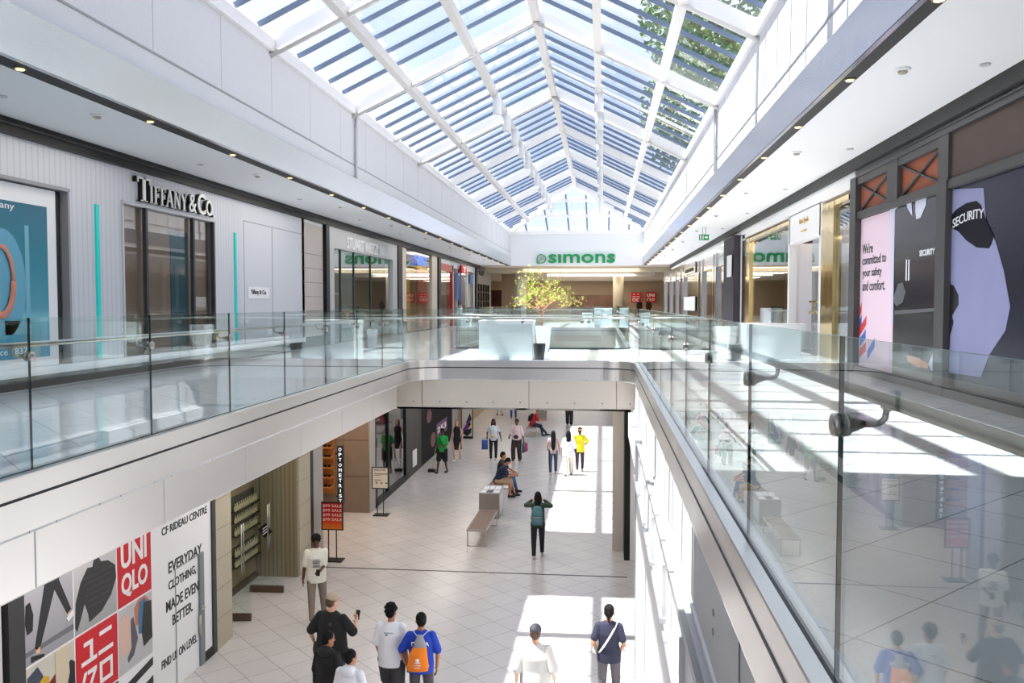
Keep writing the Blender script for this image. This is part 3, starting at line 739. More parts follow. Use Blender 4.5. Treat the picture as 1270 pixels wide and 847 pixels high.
# --- shoe shop
sw = thing('shoe_shopfront', 'white framed shoe shop with white condensed letters above a glass front', 'shopfront', (SL, 29, ZF))
ya, yb_ = yl(405.5), yl(491.5); wa, wb_ = yl(413), yl(486); zt = zl(430, 311)
b = BM(); box(b, SL-.25, SL+.05, ya, yb_, zt, 2.34); box(b, SL-.25, SL+.05, ya, wa, ZF, zt); box(b, SL-.25, SL+.05, wb_, yb_, ZF, zt); finish('frame', b, mat('white_shop_frame', (.50, .49, .50), .5), sw)
b = BM(); text(b, 'STUART WEITZMAN', fl, yl(428), yl(476), zl(428, 309)+.02, zl(428, 293.5), .05, .09, bold=.012); finish('lettering', b, M['whitep'], sw)
b = BM(); box(b, SL-.06, SL-.05, wa, wb_, ZF, zt); finish('window_pane', b, M['shopglass'], sw)
for px in (424, 440.5, 461): 
    b = BM(); box(b, SL-.08, SL-.02, yl(px)-.03, yl(px)+.03, ZF, zt); finish('mullion', b, M['darkgrey'], sw)
b = BM(); box(b, SL-3.2, SL-.3, ya, yb_, ZF+.0, ZF+.01); finish('shop_floor', b, M['lightgrey'], sw)
b = BM(); box(b, SL-3.3, SL-3.2, ya, yb_, ZF, 2.3); box(b, SL-3.2, SL-.3, ya-.05, ya, ZF, 2.3); box(b, SL-3.2, SL-.3, yb_, yb_+.05, ZF, 2.3); finish('back_wall', b, mat('shop_back_dark', (.10, .095, .09), .6), sw)
b = BM(); box(b, SL-1.0, SL-.6, yl(446), yl(458), ZF, zt); finish('display_column', b, mat('grey_green_column', srgb(165, 172, 168), .5), sw)
b = BM(); box(b, SL-.9, SL-.3, yl(426), yl(432), .3, .36); box(b, SL-1.6, SL-1.2, yl(428), yl(440), -.5, -.44); finish('display_shelf', b, M['whitep'], sw)
b = BM(); box(b, SL-.5, SL-.45, yl(459), yl(469), zl(465, 377), zl(465, 371.5)); finish('screen', b, M['black'], sw)
b = BM(); box(b, SL-1.2, SL-.6, yl(462), yl(474), -.5, -.3); finish('counter', b, M['white'], sw)
# --- gold shop
gs = thing('gold_shopfront', 'golden lit shopfront with blue and white hanging sign on the left gallery', 'shopfront', (SL, 38, ZF))
ya, yb_ = yl(496.5), yl(542)
b = BM(); box(b, SL-.25, SL+.02, ya, yl(503.5), ZF+.5, 2.34); box(b, SL-.25, SL+.02, yl(535.5), yb_, ZF, 2.34); finish('pilaster', b, mat('pinkish_stone', srgb(205, 192, 180), .5), gs)
b = BM(); box(b, SL-.25, SL+.05, ya, yl(503.5), ZF, ZF+.5); finish('plinth', b, M['darkgrey'], gs)
b = BM(); box(b, SL-2.5, SL-2.4, yl(503.5), yl(535.5), ZF, 2.3); finish('back_wall', b, mat('ochre_back', srgb(80, 62, 25), .6), gs)
b = BM(); box(b, SL-.9, SL-.5, yl(514), yl(522), ZF, 1.6); finish('gold_column', b, mat('yellow_column', srgb(215, 150, 20), .5, emit=.25, ecol=srgb(215, 150, 20)), gs)
b = BM(); box(b, SL-.8, SL-.3, yl(503.5), yl(535.5), 1.95, 2.2); finish('gold_header', b, mat('orange_header', srgb(225, 170, 80), .5, emit=.2), gs)
b = BM(); box(b, SL-.06, SL-.05, yl(503.5), yl(535.5), ZF, 2.34); finish('window_pane', b, M['shopglass'], gs)
b = BM(); text(b, 'CRAZY', fl, yl(512), yl(527), zl(518, 324), zl(518, 317), .08, .14, bold=.0); text(b, 'SHOE', fl, yl(515), yl(525), zl(519, 329), zl(519, 324.5), .08, .14, bold=.0); finish('lettering', b, mat('blue_white_sign', srgb(120, 150, 225), .4, emit=.5), gs)
b = BM(); rect(b, fl, yl(513), yl(526), zl(519, 333.5), zl(519, 331), .08, .16); finish('sign_base', b, mat('yellow_sign', srgb(235, 190, 30), .4), gs)
# --- red shop
rs = thing('red_shopfront', 'deep red glazed shopfront beside the gold shop', 'shopfront', (SL, 43, ZF))
ya, yb_ = yl(545), yl(562)
b = BM(); box(b, SL-.3, SL+.02, ya, ya+.35, ZF, 2.1); box(b, SL-.3, SL+.02, yb_-.35, yb_, ZF, 2.1); box(b, SL-.3, SL+.02, ya, yb_, 1.75, 2.1); finish('frame', b, mat('crimson_frame', srgb(160, 20, 35), .35), rs)
b = BM(); box(b, SL-1.2, SL-1.1, ya, yb_, ZF, 2.1); box(b, SL-1.1, SL-.3, ya+.8, ya+1.8, ZF, ZF+1.5); finish('back_wall', b, mat('red_interior', srgb(150, 45, 50), .5, noise=.3, nscale=1.5), rs)
b = BM(); box(b, SL-.06, SL-.05, ya, yb_, ZF, 1.8); finish('window_pane', b, M['shopglass'], rs)
b = BM(); box(b, SL-.25, SL, ya, yb_, 2.1, 2.34); finish('header', b, M['lightgrey'], rs)
# --- glass shop with red T sign
ts = thing('clothing_shopfront', 'pale glazed clothing shopfront with a hanging red sign and blue banner', 'shopfront', (SL, 50, ZF))
ya, yb_ = yl(562), yl(589)
b = BM(); box(b, SL-.2, SL, ya, yb_, 2.0, 2.34)
for px in (562, 566.5, 572, 580, 588): box(b, SL-.1, SL+.02, yl(px), yl(px)+.12, ZF, 2.0)
finish('frame', b, M['lightgrey'], ts)
b = BM(); box(b, SL-1.5, SL-1.4, ya, yb_, ZF, 2.0); finish('back_wall', b, mat('busy_interior', srgb(110, 115, 118), .6, noise=.6, nscale=3), ts)
b = BM(); box(b, SL-.06, SL-.05, ya, yb_, ZF, 2.0); finish('window_pane', b, M['shopglass'], ts)
b = BM(); rect(b, fl, yl(568.5), yl(575), zl(571, 339), zl(571, 329.5), .1, .2); finish('sign_box', b, M['red'], ts)
b = BM(); text(b, 'T', fl, yl(570), yl(573.7), zl(571, 337.5), zl(571, 331), .2, .23, bold=.03); finish('lettering', b, M['whitep'], ts)
b = BM(); rect(b, fl, yl(570), yl(575), zl(572, 378), zl(572, 341), .05, .08); finish('poster', b, mat('figure_poster', srgb(70, 72, 95), .4, noise=.4, nscale=2), ts)
for q_ in ((566, 568, 372, 338), (583, 585, 352, 341)):
    b = BM(); rect(b, fl, yl(q_[0]), yl(q_[1]), zl(q_[0]+1, q_[2]), zl(q_[0]+1, q_[3]), .03, .05); finish('blue_banner', b, cmat(60, 110, 190), ts)
# --- lattice shop
us = thing('lattice_shopfront', 'dark grey shopfront with black glazing bars at the end of the left gallery', 'shopfront', (SL, 58, ZF))
ya, yb_ = yl(591), yl(609)
b = BM(); box(b, SL-.2, SL, ya, yb_, 1.35, 2.5); box(b, SL-.2, SL, yl(606.5), yb_, ZF, 1.4); finish('frame', b, mat('grey_shop_frame', srgb(105, 105, 102), .5), us)
b = BM()
for k in range(6): y = yl(591)+(yl(606.5)-yl(591))*k/5; box(b, SL-.1, SL+.02, y-.06, y+.06, ZF, 1.35)
for z in (.2, .8): box(b, SL-.1, SL+.02, ya, yl(606.5), z-.04, z+.04)
finish('glazing_bars', b, M['dark'], us)
b = BM(); box(b, SL-1.2, SL-1.1, ya, yb_, ZF, 1.4); finish('back_wall', b, mat('cream_interior', srgb(190, 180, 155), .6, noise=.3, nscale=2), us)
b = BM(); text(b, 'UP', fl, yl(594), yl(600), zl(597, 342), zl(597, 336), .0, .05, bold=.03); finish('lettering', b, M['black'], us)

# ================================================================ UPPER SHOPFRONTS, RIGHT (plane x = SR facing -x), u = y
fr_ = FX(SR, -1)
def PR(px, py): return onX(px, py, SR)
def yr_(px): return PR(px, 377)[0]
def zr(px, py): return PR(px, py)[1]
def textR(b, s, px0, px1, z0, z1, d0, d1, bold=.0): text(b, s, fr_, yr_(px0), yr_(px1), z0, z1, d0, d1, bold)
b = BM(); box(b, SR-.12, SR+.2, -14, YE, 2.36, ZC); struct('trim_18', b, M['stripgrey'])
b = BM(); box(b, SR-.05, SR+.2, -14, yr_(1062), 2.22, 2.36); box(b, SR-.07, SR+.2, -14, yr_(1062), 2.30, 2.32); struct('trim_19', b, M['darkgrey'])
b = BM(); box(b, SR-.04, SR+.2, yr_(1062), YE, 2.24, 2.36); struct('trim_20', b, M['white'])
# --- closed dark unit with posters
du = thing('hoarded_shopfront', 'dark grey framed closed shop unit with taupe and terracotta header panels', 'shopfront', (SR, 12, ZF))
b = BM(); box(b, SR+.0, SR+.2, 2, yr_(1163), 1.62, 2.22); finish('header_panel', b, M['brown'], du)
b = BM()
box(b, SR-.03, SR+.1, 2, yr_(1056), 1.50, 1.62); 
for p0, p1 in ((1176, 1163), (1113, 1100), (1062, 1056)): box(b, SR-.04, SR+.1, yr_(p0), yr_(p1), 1.60, 2.24)
box(b, SR-.05, SR+.1, yr_(1175), yr_(1163), ZF, 1.62); box(b, SR-.06, SR+.1, yr_(1063), yr_(1056), ZF, 2.24)
box(b, SR-.03, SR+.1, yr_(1163), yr_(1062), 2.10, 2.24)
box(b, SR-.04, SR+.1, 2, yr_(1056), ZF, ZF+.12); finish('frame', b, mat('graphite_frame', (.065, .062, .062), .5, spec=.3), du)
for a, c in ((1163, 1113), (1100, 1063)):
    ya, yb_ = yr_(a), yr_(c)
    b = BM(); box(b, SR+.04, SR+.1, ya, yb_, 1.62, 2.12); finish('terracotta_panel', b, M['terra'], du)
    b = BM(); bar(b, (SR+.02, ya, 1.62), (SR+.02, yb_, 2.10), .03, .035, (1, 0, 0)); bar(b, (SR+.015, ya, 2.10), (SR+.015, yb_, 1.62), .03, .035, (1, 0, 0)); finish('cross_brace', b, M['darkgrey'], du)
b = BM(); box(b, SR+.06, SR+.12, 2, yr_(1175), ZF+.1, 1.52); finish('window_backing', b, mat('black_window', (.008, .008, .012), .12), du)
# pink poster
pk = thing('safety_poster', 'pink and charcoal window poster reading We’re committed to your safety and comfort'.replace('’', ''), 'poster', (SR+.05, 13.3, ZF+.12))
f3 = FX(SR+.05, -1)
def P3(px, py): return onX(px, py, SR+.05)
b = BM(); box(b, SR+.05, SR+.08, yr_(1163), yr_(1062), ZF+.12, 1.5); finish('dark_print', b, mat('charcoal_print', (.028, .026, .03), .12, spec=.4), pk)
b = BM(); ys_ = P3(1108, 377)[0]; rect(b, f3, P3(1063, 377)[0], ys_, ZF+.13, 1.49, 0, .004); finish('pink_print', b, mat('pink_print', srgb(240, 212, 224), .5), pk)
b = BM()
for i, (s, x1, y0_, y1_) in enumerate((("We're", 1083, 303, 315.5), ('committed to', 1099.5, 318, 329), ('your safety', 1094, 333.5, 346.5), ('and comfort.', 1098, 348.5, 361))):
    q0 = P3(1070, y1_); q1 = P3(x1, y0_ + (y1_-y0_)*.0)
    text(b, s, f3, q0[0], q1[0], P3(1070, y1_)[1], P3(1070, y0_)[1], .004, .008, bold=.012)
finish('lettering', b, M['black'], pk)
for c_, lst in (('red', [((1062, 401), (1069, 381)), ((1063, 417), (1075, 397)), ((1066, 438), (1074, 430))]), ('blue', [((1065, 405), (1069, 396)), ((1067, 425), (1074, 414)), ((1062, 432), (1066, 423)), ((1076, 440), (1085, 425))])):
    b = BM()
    for (xa, ya_), (xb_, yb2) in lst:
        p, q = P3(xa, ya_), P3(xb_, yb2); w = .16
        shape(b, f3, [(p[0], p[1]-w/2), (p[0], p[1]+w/2), (q[0], q[1]+w/2), (q[0], q[1]-w/2)], .004, .007)
    finish(c_+'_stripe', b, mat(c_+'_stripe_print', srgb(220, 60, 65) if c_ == 'red' else srgb(50, 110, 190), .5), pk)
b = BM()
for pts in ([(1124, 248), (1131, 246), (1132, 268), (1126, 258)], [(1136, 243), (1150, 241), (1149, 254), (1142, 270), (1137, 272), (1136, 262)], [(1104, 258), (1118, 253), (1110, 261), (1108, 400), (1106, 400)], [(1152, 452), (1160, 432), (1161, 458), (1156, 460)]):
    shape(b, f3, [P3(*p) for p in pts], .005, .008)
finish('white_collar', b, mat('collar_print', srgb(215, 215, 232), .5), pk)
b = BM(); q0 = P3(1141, 318); q1 = P3(1160, 309); text(b, 'SECURITY', f3, q0[0], q1[0], q0[1], P3(1141, 310.5)[1], .005, .009, bold=.03)
for x in (1124.5, 1127.5): rect(b, f3, P3(x, 322)[0], P3(x+1.3, 322)[0], P3(x, 348)[1], P3(x, 322)[1], .005, .012)
finish('badge_lettering', b, M['whitep'], pk)
b = BM(); shape(b, f3, [P3(*p) for p in ((1125, 440), (1140, 444), (1153, 452), (1151, 457), (1138, 455), (1126, 448))], .005, .009); finish('hand_print', b, M['skin_l'], pk)
b = BM()
for pts in ([(1108, 372), (1114, 352), (1120, 350), (1124, 362), (1120, 375), (1112, 380)], [(1110, 385), (1160, 382), (1160, 386), (1110, 390)]): shape(b, f3, [P3(*p) for p in pts], .005, .008)
finish('coat_fold', b, mat('fold_print', (.10, .10, .115), .4), pk)
# white sleeve poster
wp = thing('sleeve_poster', 'large dark blue window poster of a white sleeve with a black security patch', 'poster', (SR+.04, 9.5, ZF+.12))
f4 = FX(SR+.045, -1)
def P4(px, py): return onX(px, py, SR+.045)
b = BM(); rect(b, f4, 5.5, P4(1177, 377)[0], ZF+.15, P4(1177, 234)[1], 0, .008); finish('navy_print', b, mat('navy_print', (.006, .007, .026), .25, spec=.25), wp)
b = BM(); shape(b, f4, [P4(*p) for p in ((1178, 235), (1221, 233), (1224, 275), (1236, 300), (1246, 335), (1254, 380), (1248, 410), (1228, 440), (1218, 468), (1178, 462), (1180, 400), (1188, 372), (1180, 350))], .008, .012); finish('sleeve_print', b, mat('lilac_sleeve_print', srgb(142, 142, 180), .55, noise=.12, nscale=1.6), wp)
b = BM(); shape(b, f4, [P4(*p) for p in ((1178, 281), (1179, 270), (1187, 260), (1200, 252), (1212, 249), (1218, 254), (1225, 275), (1234, 293), (1231, 303), (1228, 308), (1213, 307), (1200, 298), (1190, 287))], .012, .016); finish('patch_print', b, mat('black_patch_print', (.004, .004, .010), .6, spec=.15), wp)
b = BM(); p = P4(1182, 282); q = P4(1221, 268)
def ftilt(u, v, d):
    k = (u-p[0])/(q[0]-p[0]); return f4(u, v+k*.02+.05*math.sin(k*PI*.8), d)
text(b, 'SECURITY', ftilt, p[0]-.03, q[0]-.02, P4(1182, 284)[1], P4(1182, 273)[1], .016, .02, bold=.01); finish('lettering', b, M['whitep'], wp)
b = BM(); shape(b, f4, [P4(*p) for p in ((1177, 352), (1184, 354), (1190, 366), (1190, 378), (1182, 392), (1184, 400), (1178, 422))], .012, .016); finish('cuff_print', b, M['black'], wp)
# --- white and gold shop
go = thing('gold_framed_shopfront', 'white shopfront with mirror gold pilasters and a recessed glass door', 'shopfront', (SR, 20, ZF))
b = BM(); box(b, SR-.03, SR+.1, yr_(1056), yr_(1052), ZF, 2.3); 
def zz(px, py): return zr(px, py)
b = BM(); box(b, SR-.03, SR+.15, yr_(1054), yr_(921), 2.08, 2.26); box(b, SR-.03, SR+.15, yr_(924), yr_(919), ZF, 2.2); box(b, SR-.03, SR+.15, yr_(1020), yr_(1016.5), ZF, 2.1); box(b, SR-.03, SR+.15, yr_(980), yr_(978), ZF, 2.1)
box(b, SR-.03, SR+.15, yr_(1018), yr_(979), 1.42, 2.1); finish('white_frame', b, mat('bright_white_frame', (.78, .77, .76), .4), go)
for q_ in ((1036, 1021), (931, 922)):
    b = BM(); box(b, SR-.06, SR+.1, yr_(q_[0]), yr_(q_[1]), ZF, 2.0); finish('gold_pilaster', b, M['gold'], go)
for q_ in ((1054, 1036), (980, 931)):
    b = BM(); box(b, SR-.05, SR+.1, yr_(q_[0])+.01, yr_(q_[1])-.01, 1.9, 2.0); finish('gold_header', b, M['gold'], go)
b = BM(); box(b, SR, SR+.01, yr_(1054), yr_(1036), ZF+.1, 1.92); finish('window_pane', b, M['shopglass'], go)
b = BM(); box(b, SR, SR+.01, yr_(978), yr_(931), ZF+.1, 1.95); finish('window_pane', b, M['shopglass'], go)
b = BM(); box(b, SR+1.6, SR+1.7, yr_(1055), yr_(1036)+1, ZF, 2.1); box(b, SR+1.6, SR+1.7, yr_(979), yr_(921), ZF, 2.1); finish('back_wall', b, mat('warm_shop_interior', srgb(120, 92, 66), .6, noise=.6, nscale=2.5), go)
b = BM()
for k in range(5): box(b, SR+.5, SR+1.1, yr_(970)+k*1.1, yr_(970)+k*1.1+.5, ZF, ZF+.7+.3*(k % 2))
finish('display_table', b, mat('display_mix', srgb(150, 120, 90), .5, noise=.5, nscale=3), go)
b = BM(); box(b, SR+.1, SR+1.4, yr_(979)-.05, yr_(979), ZF, 1.45); box(b, SR+1.3, SR+1.4, yr_(1018), yr_(979), ZF, 1.45); finish('recess_wall', b, mat('lilac_white_wall', srgb(226, 222, 228), .5), go)
b = BM(); box(b, SR+.06, SR+.07, yr_(1016), yr_(1003), ZF+.05, 1.42); finish('glass_door', b, M['shopglass'], go)
b = BM(); y = yr_(1009); box(b, SR-.02, SR+.0, y-.05, y+.03, -.18, .04); box(b, SR-.03, SR+.06, y-.32, y+.30, .03, .07); box(b, SR-.03, SR+.06, y-.32, y+.30, -.20, -.16); finish('door_handle', b, M['gold'], go)
b = BM(); textR(b, 'Kate Spade', 992.5, 1003.5, 1.78, 1.92, .03, .05); textR(b, 'new york', 995, 1001, 1.60, 1.67, .03, .05); finish('lettering', b, M['gold'], go)
# --- dark pier and mirrored far shops
b = BM(); box(b, SR-.25, SR+.1, yr_(919), yr_(906), ZF, 2.24); tag(finish('shopfront_pier', b, mat('aubergine_pier', srgb(62, 58, 66), .6, spec=.2)), 'wide dark grey pier between white and gold shop and mirrored fronts', 'pier')
b = BM(); rect(b, FX(SR-.3, -1), yr_(918.5), yr_(914), .9, 1.6, 0, .05); o = finish('blade_sign', b, M['whitep']); tag(o, 'small white blade sign projecting from the dark grey pier', 'sign')
ms = thing('mirrored_shopfront', 'row of polished steel framed black shop windows on the right gallery', 'shopfront', (SR, 40, ZF))
b = BM()
ya, yb_ = yr_(906), 63.5
box(b, SR-.02, SR+.1, ya, yb_, 1.45, 2.24)
for px in (904, 889.5, 887, 872, 868, 849, 845, 839, 832, 825): y = yr_(px); box(b, SR-.08, SR+.1, y, y+.35, ZF, 2.0)
finish('polished_frame', b, mat('polished_steel', (.62, .60, .58), .12, metal=1, bump=.3, bscale=1.2), ms)
b = BM(); box(b, SR+.04, SR+.08, ya, yb_, ZF, 1.5); finish('black_glazing', b, mat('black_glazing', (.006, .006, .007), .1, spec=.3), ms)
b = BM(); rect(b, fr_, yr_(863), yr_(849.5), zr(856, 385), zr(856, 368), .03, .06); tag(finish('paper_notice', b, M['whitep']), 'white paper notice taped inside the black window of the mirrored front', 'notice')
b = BM(); rect(b, fr_, yr_(864), yr_(850), zr(857, 340), zr(857, 327), .05, .1); finish('sign_box', b, mat('silver_sign', (.5, .5, .5), .2, metal=.8), ms)
b = BM(); textR(b, 'MARCIANO', 862, 852, 1.62, 1.78, .1, .13, .02); finish('lettering', b, M['dark'], ms)

# ================================================================ FAR HALL
b = BM(); box(b, -3.4, 2.2, 94.6, 94.7, ZF, 1.0); o = finish('shop_window', b, mat('far_window_glow', srgb(84, 58, 44), .4, noise=.8, nscale=1.3)); tag(o, 'dark wide shop window with warm lights at the far end of the hall', 'window')
b = BM(); box(b, -10.5, -8.6, 80, 80.1, ZF, 1.3); o = finish('shop_window', b, mat('far_red_display', srgb(70, 30, 28), .4, noise=.9, nscale=1.6)); tag(o, 'dark shop window with red garments at the far left of the hall', 'window')
b = BM(); box(b, -8.5, -7.2, 72, 72.6, ZF, 2.5); o = finish('wall_pier', b, mat('taupe_pier', srgb(140, 125, 108), .6)); tag(o, 'broad taupe wall pier left of the indoor tree in the far hall', 'pier')
b = BM(); ringed(b, [(1.3, 71, ZF), (1.3, 71, ZC)], [.43, .43], 24); o = finish('round_column', b, M['sand'], None, True); tag(o, 'round cream column in the far hall right of the indoor tree', 'column')
b = BM(); ringed(b, [(-6.3, 66, ZF), (-6.3, 66, ZC)], [.45, .45], 24); o = finish('round_column', b, M['white'], None, True); tag(o, 'round white column behind the indoor tree crown', 'column')
b = BM(); box(b, -13, 10, YE+3, YE+3.3, 2.2, ZC); struct('trim_21', b, M['sand'])
b = BM(); box(b, -4.5, 4.2, 70, 70.5, 2.25, ZC); struct('trim_22', b, M['white'])
fe = FY(95.5)
for i, (a, c, s1, s2, w) in enumerate(((3.15, 4.3, 'ユニ', 'クロ', 'katakana'), (4.75, 5.9, 'UNI', 'QLO', 'roman'))):
    t = thing('logo_sign', 'square red wall sign with white %s letters on the far wall' % w, 'sign', ((a+c)/2, 95.5, .2))
    b = BM(); rect(b, fe, a, c, .15, 1.3, 0, .1); t = finish('sign_face', b, M['red'], t)
    b = BM()
    if i: text(b, s1, fe, a+.15, c-.15, .8, 1.15, .1, .13, .03); text(b, s2, fe, a+.15, c-.15, .3, .65, .1, .13, .03)
    else:
        for ox, oz in ((.18, .78), (.62, .78), (.18, .28), (.62, .28)):
            rect(b, fe, a+ox, a+ox+.34, oz, oz+.07, .1, .13); rect(b, fe, a+ox+.05, a+ox+.29, oz+.27, oz+.34, .1, .13)
            if oz < .5: rect(b, fe, a+ox, a+ox+.07, oz, oz+.34, .1, .13); rect(b, fe, a+ox+.27, a+ox+.34, oz, oz+.34, .1, .13)
    finish('lettering', b, M['whitep'], t)

# ================================================================ PLANTERS AND INDOOR TREE
def leafcloud(bm, pts, size, rnd, n=1):
    for p in pts:
        for _ in range(n):
            q = Quaternion((rnd.gauss(0, 1), rnd.gauss(0, 1), rnd.gauss(0, 1), rnd.gauss(0, 1))).normalized()
            c = Vector(p)+Vector((rnd.gauss(0, .05), rnd.gauss(0, .05), rnd.gauss(0, .04))); s = size*rnd.uniform(.6, 1.3)
            v = [c+q @ Vector(w)*s for w in ((0, -1, 0), (.55, -.1, .12), (0, 1, 0), (-.55, -.1, .12))]
            bm.faces.new([bm.verts.new(x) for x in v])
def grow(bm, p, d, L, r, depth, rnd, tips, up=.25):
    n = 4; pts = [p]; rs = [r]; c = Vector(p); dd = Vector(d)
    for k in range(n):
        dd = (dd+Vector((rnd.gauss(0, .16), rnd.gauss(0, .16), rnd.gauss(0, .12)+up*.10))).normalized(); c = c+dd*L/n; pts.append(c.copy()); rs.append(r*(1-.5*(k+1)/n))
        if depth < 2: tips.append(c.copy())
    ringed(bm, pts, rs, 6)
    if depth <= 0: return
    for k in range(3 if depth > 1 else 4):
        i = rnd.randint(2, n); a = Vector((rnd.gauss(0, 1), rnd.gauss(0, 1), rnd.gauss(.25, .5))).normalized()
        grow(bm, pts[i], (dd*.55+a*.8).normalized(), L*rnd.uniform(.55, .8), rs[i]*.75, depth-1, rnd, tips, up)
def pot(name, label, x, y, r, h, m, top=1.0, sq=.8, soil=True, parentgroup=None):
    t = thing(name, label, 'planter', (x, y, ZF), parentgroup)
    b = BM(); lathe(b, (x, y, ZF), [(r*.72, 0), (r*.74, .02), (r*top, h-.03), (r*top, h), (r*top*.9, h), (r*top*.88, h-.08)], 32, sq); finish('pot', b, m, t, False)
    b = BM(); lathe(b, (x, y, ZF), [(r*.86, h-.09), (r*.86, h-.07)], 24, sq); finish('soil', b, M['hairbr'], t); return t
wpot = mat('white_pot', (.80, .82, .84), .35)
rnd = random.Random(11)
px_, py_ = onZ(674, 436, ZF)
tr = pot('potted_tree', 'leafy yellow-green indoor tree in a white tapered pot on the bridge', px_, py_, .20, .66, wpot, 1.0, .8)
b = BM(); tips = []
base = Vector((px_-.05, py_, ZF+.58)); 
ringed(b, [base, base+Vector((.0, 0, .22)), base+Vector((.03, .0, .42))], [.035, .03, .03], 8)
c0 = base+Vector((.03, 0, .40))
for k in range(11):
    a = 2*PI*k/11+rnd.uniform(-.2, .2); dz = rnd.uniform(.25, 1.1)
    grow(b, c0+Vector((0, 0, rnd.uniform(-.05, .1))), Vector((math.cos(a), math.sin(a)*.7, dz)).normalized(), rnd.uniform(.50, .66), .012, 2, rnd, tips, .3)
cx_, cz_ = px_+.02, .32
tips = [q for q in tips if abs(q.x-cx_) < 1.02 and -.50 < q.z < .93 and ((q.x-cx_)/1.05)**2+((q.z-.25)/.75)**2 < 1.15]
finish('branches', b, mat('pinkish_bark', srgb(196, 142, 112), .7), tr)
b = BM(); leafcloud(b, [q for q in tips if rnd.random() < .85 and q.z > -.38], .040, rnd, 1)
finish('foliage', b, mat('lime_leaf', srgb(178, 206, 74), .5, noise=.25, nscale=9), tr)
b = BM(); leafcloud(b, [q for q in tips if rnd.random() < .10 and q.z > -.2], .034, rnd, 1)
finish('blossom', b, mat('pale_pink_leaf', srgb(235, 190, 150), .5), tr)
x, y = onZ(669, 446.5, ZF)
pot('plastic_pot', 'small black round pot in front of the white tree pot', x, y, .135, .36, M['darkgrey'], 1.0, 0)
# big counter-like planter box
def planter_box(label, x0, x1, y0, y1, h, m=wpot):
    t = thing('planter_box', label, 'planter', ((x0+x1)/2, (y0+y1)/2, ZF))
    b = BM(); box(b, x0, x1, y0, y1, ZF, ZF+h-.07); finish('box_body', b, m, t)
    b = BM(); box(b, x0-.01, x1+.01, y0-.01, y1+.01, ZF+h-.07, ZF+h); finish('rim', b, M['whitep'], t); return t
xa, ya = onZ(594, 446, ZF); xb, _ = onZ(661, 446, ZF)
planter_box('white rectangular planter box on the bridge left of the potted tree', xa, xb, ya, ya+.75, .86, mat('frosted_white_box', (.74, .79, .81), .3))
def taper(label, px0, px1, pyb, h, rr_=None, k=1.0):
    xa, ya = onZ(px0, pyb, ZF); xb, _ = onZ(px1, pyb, ZF); r_ = (xb-xa)/2
    return pot('tapered_planter', label, (xa+xb)/2, ya+r_*.6, r_*k, h, wpot, 1.0, .85)
xa, ya = onZ(925, 445, ZF); xb, _ = onZ(997, 445, ZF)
planter_box('long white planter box on the right gallery behind the balustrade', xa, xb, ya, ya+.7, .78, mat('satin_white_box', (.76, .80, .81), .3))
taper('white tapered planter on the right gallery beyond the long planter box', 889, 915, 433, .62)
b = BM(); xa, ya = onZ(905, 446, ZF); xb, _ = onZ(918, 446, ZF); box(b, xa, xb, ya, ya+.4, ZF, ZF+.32); tag(finish('floor_box', b, M['grey']), 'low dark grey box beside the white planters on the right gallery', 'box')
taper('white tapered planter on the left gallery in front of the shoe shop', 455, 467, 434, .55)
xa, ya = onZ(372, 446, ZF)
x, y = onZ(383, 440, ZF)
taper('white tapered planter beyond the far balustrade seen past the tree', 722, 735, 405, .75)
xa, ya = onZ(737, 405, ZF); xb, _ = onZ(759, 405, ZF); planter_box('pale square planter box beyond the far opening right of the tree', xa, xb, ya, ya+.8, 1.0)
# ================================================================ LOWER LEVEL, LEFT WALL (x = GL facing +x)
GL = -6.95
fg = FX(GL, 1)
def PG(px, py): return onX(px, py, GL)
def yg(px, py=745): return PG(px, py)[0]
def zg(px, py): return PG(px, py)[1]
def onF(px, py): return onZ(px, py, ZL)
# hoarding
hd = thing('shop_hoarding', 'printed white construction hoarding with red squares and clothing pictures', 'hoarding', (GL, 11.5, ZL))
c0, c1, c2, c3 = 9.49, 10.47, 11.48, 12.43
hy1 = 14.45
b = BM(); box(b, GL-.12, GL, c0-.02, hy1, ZL+.0, -2.24); finish('board', b, M['whitep'], hd)
b = BM(); box(b, GL-.14, GL+.03, hy1, hy1+.14, ZL, -2.26); finish('end_frame', b, M['darkgrey'], hd)
b = BM(); box(b, GL-.14, GL+.03, c0-.30, c0-.02, ZL, -2.26); finish('end_frame', b, M['darkgrey'], hd)
b = BM(); box(b, GL, GL+.03, 14.1, hy1, ZL, ZL+.16); finish('skirting', b, M['dark'], hd)
rows = [(-3.42, -2.44), (-4.42, -3.45), (-5.42, -4.45), (-6.28, -5.45)]
g_pic = mat('studio_grey_print', srgb(190, 188, 190), .5); g_dk = mat('dark_print', (.02, .02, .022), .5)
def cell(name, ci, ri, m, d=.004):
    y0, y1 = (c0, c1, c2)[ci], (c1, c2, c3)[ci]; z0, z1 = rows[ri]
    b = BM(); rect(b, fg, y0+.015, y1-.015, z0, z1, 0, d); ob = finish(name, b, m, hd)
    return y0+.015, y1-.015, z0, z1, ob
def art(name, cellrect, polys, m, d0=.004, d1=.007):
    y0, y1, z0, z1, ob = cellrect; b = BM()
    for p in polys: shape(b, fg, [(y0+(y1-y0)*u, z0+(z1-z0)*v) for u, v in p], d0, d1)
    finish(name, b, m, ob)
def tx(cr, s, u0, u1, v0, v1, m, name='lettering', bold=.03):
    y0, y1, z0, z1, ob = cr; b = BM(); text(b, s, fg, y0+(y1-y0)*u0, y0+(y1-y0)*u1, z0+(z1-z0)*v0, z0+(z1-z0)*v1, .004, .008, bold); finish(name, b, m, ob)
for ci in range(3): cell('top_picture', ci, 0, g_pic)
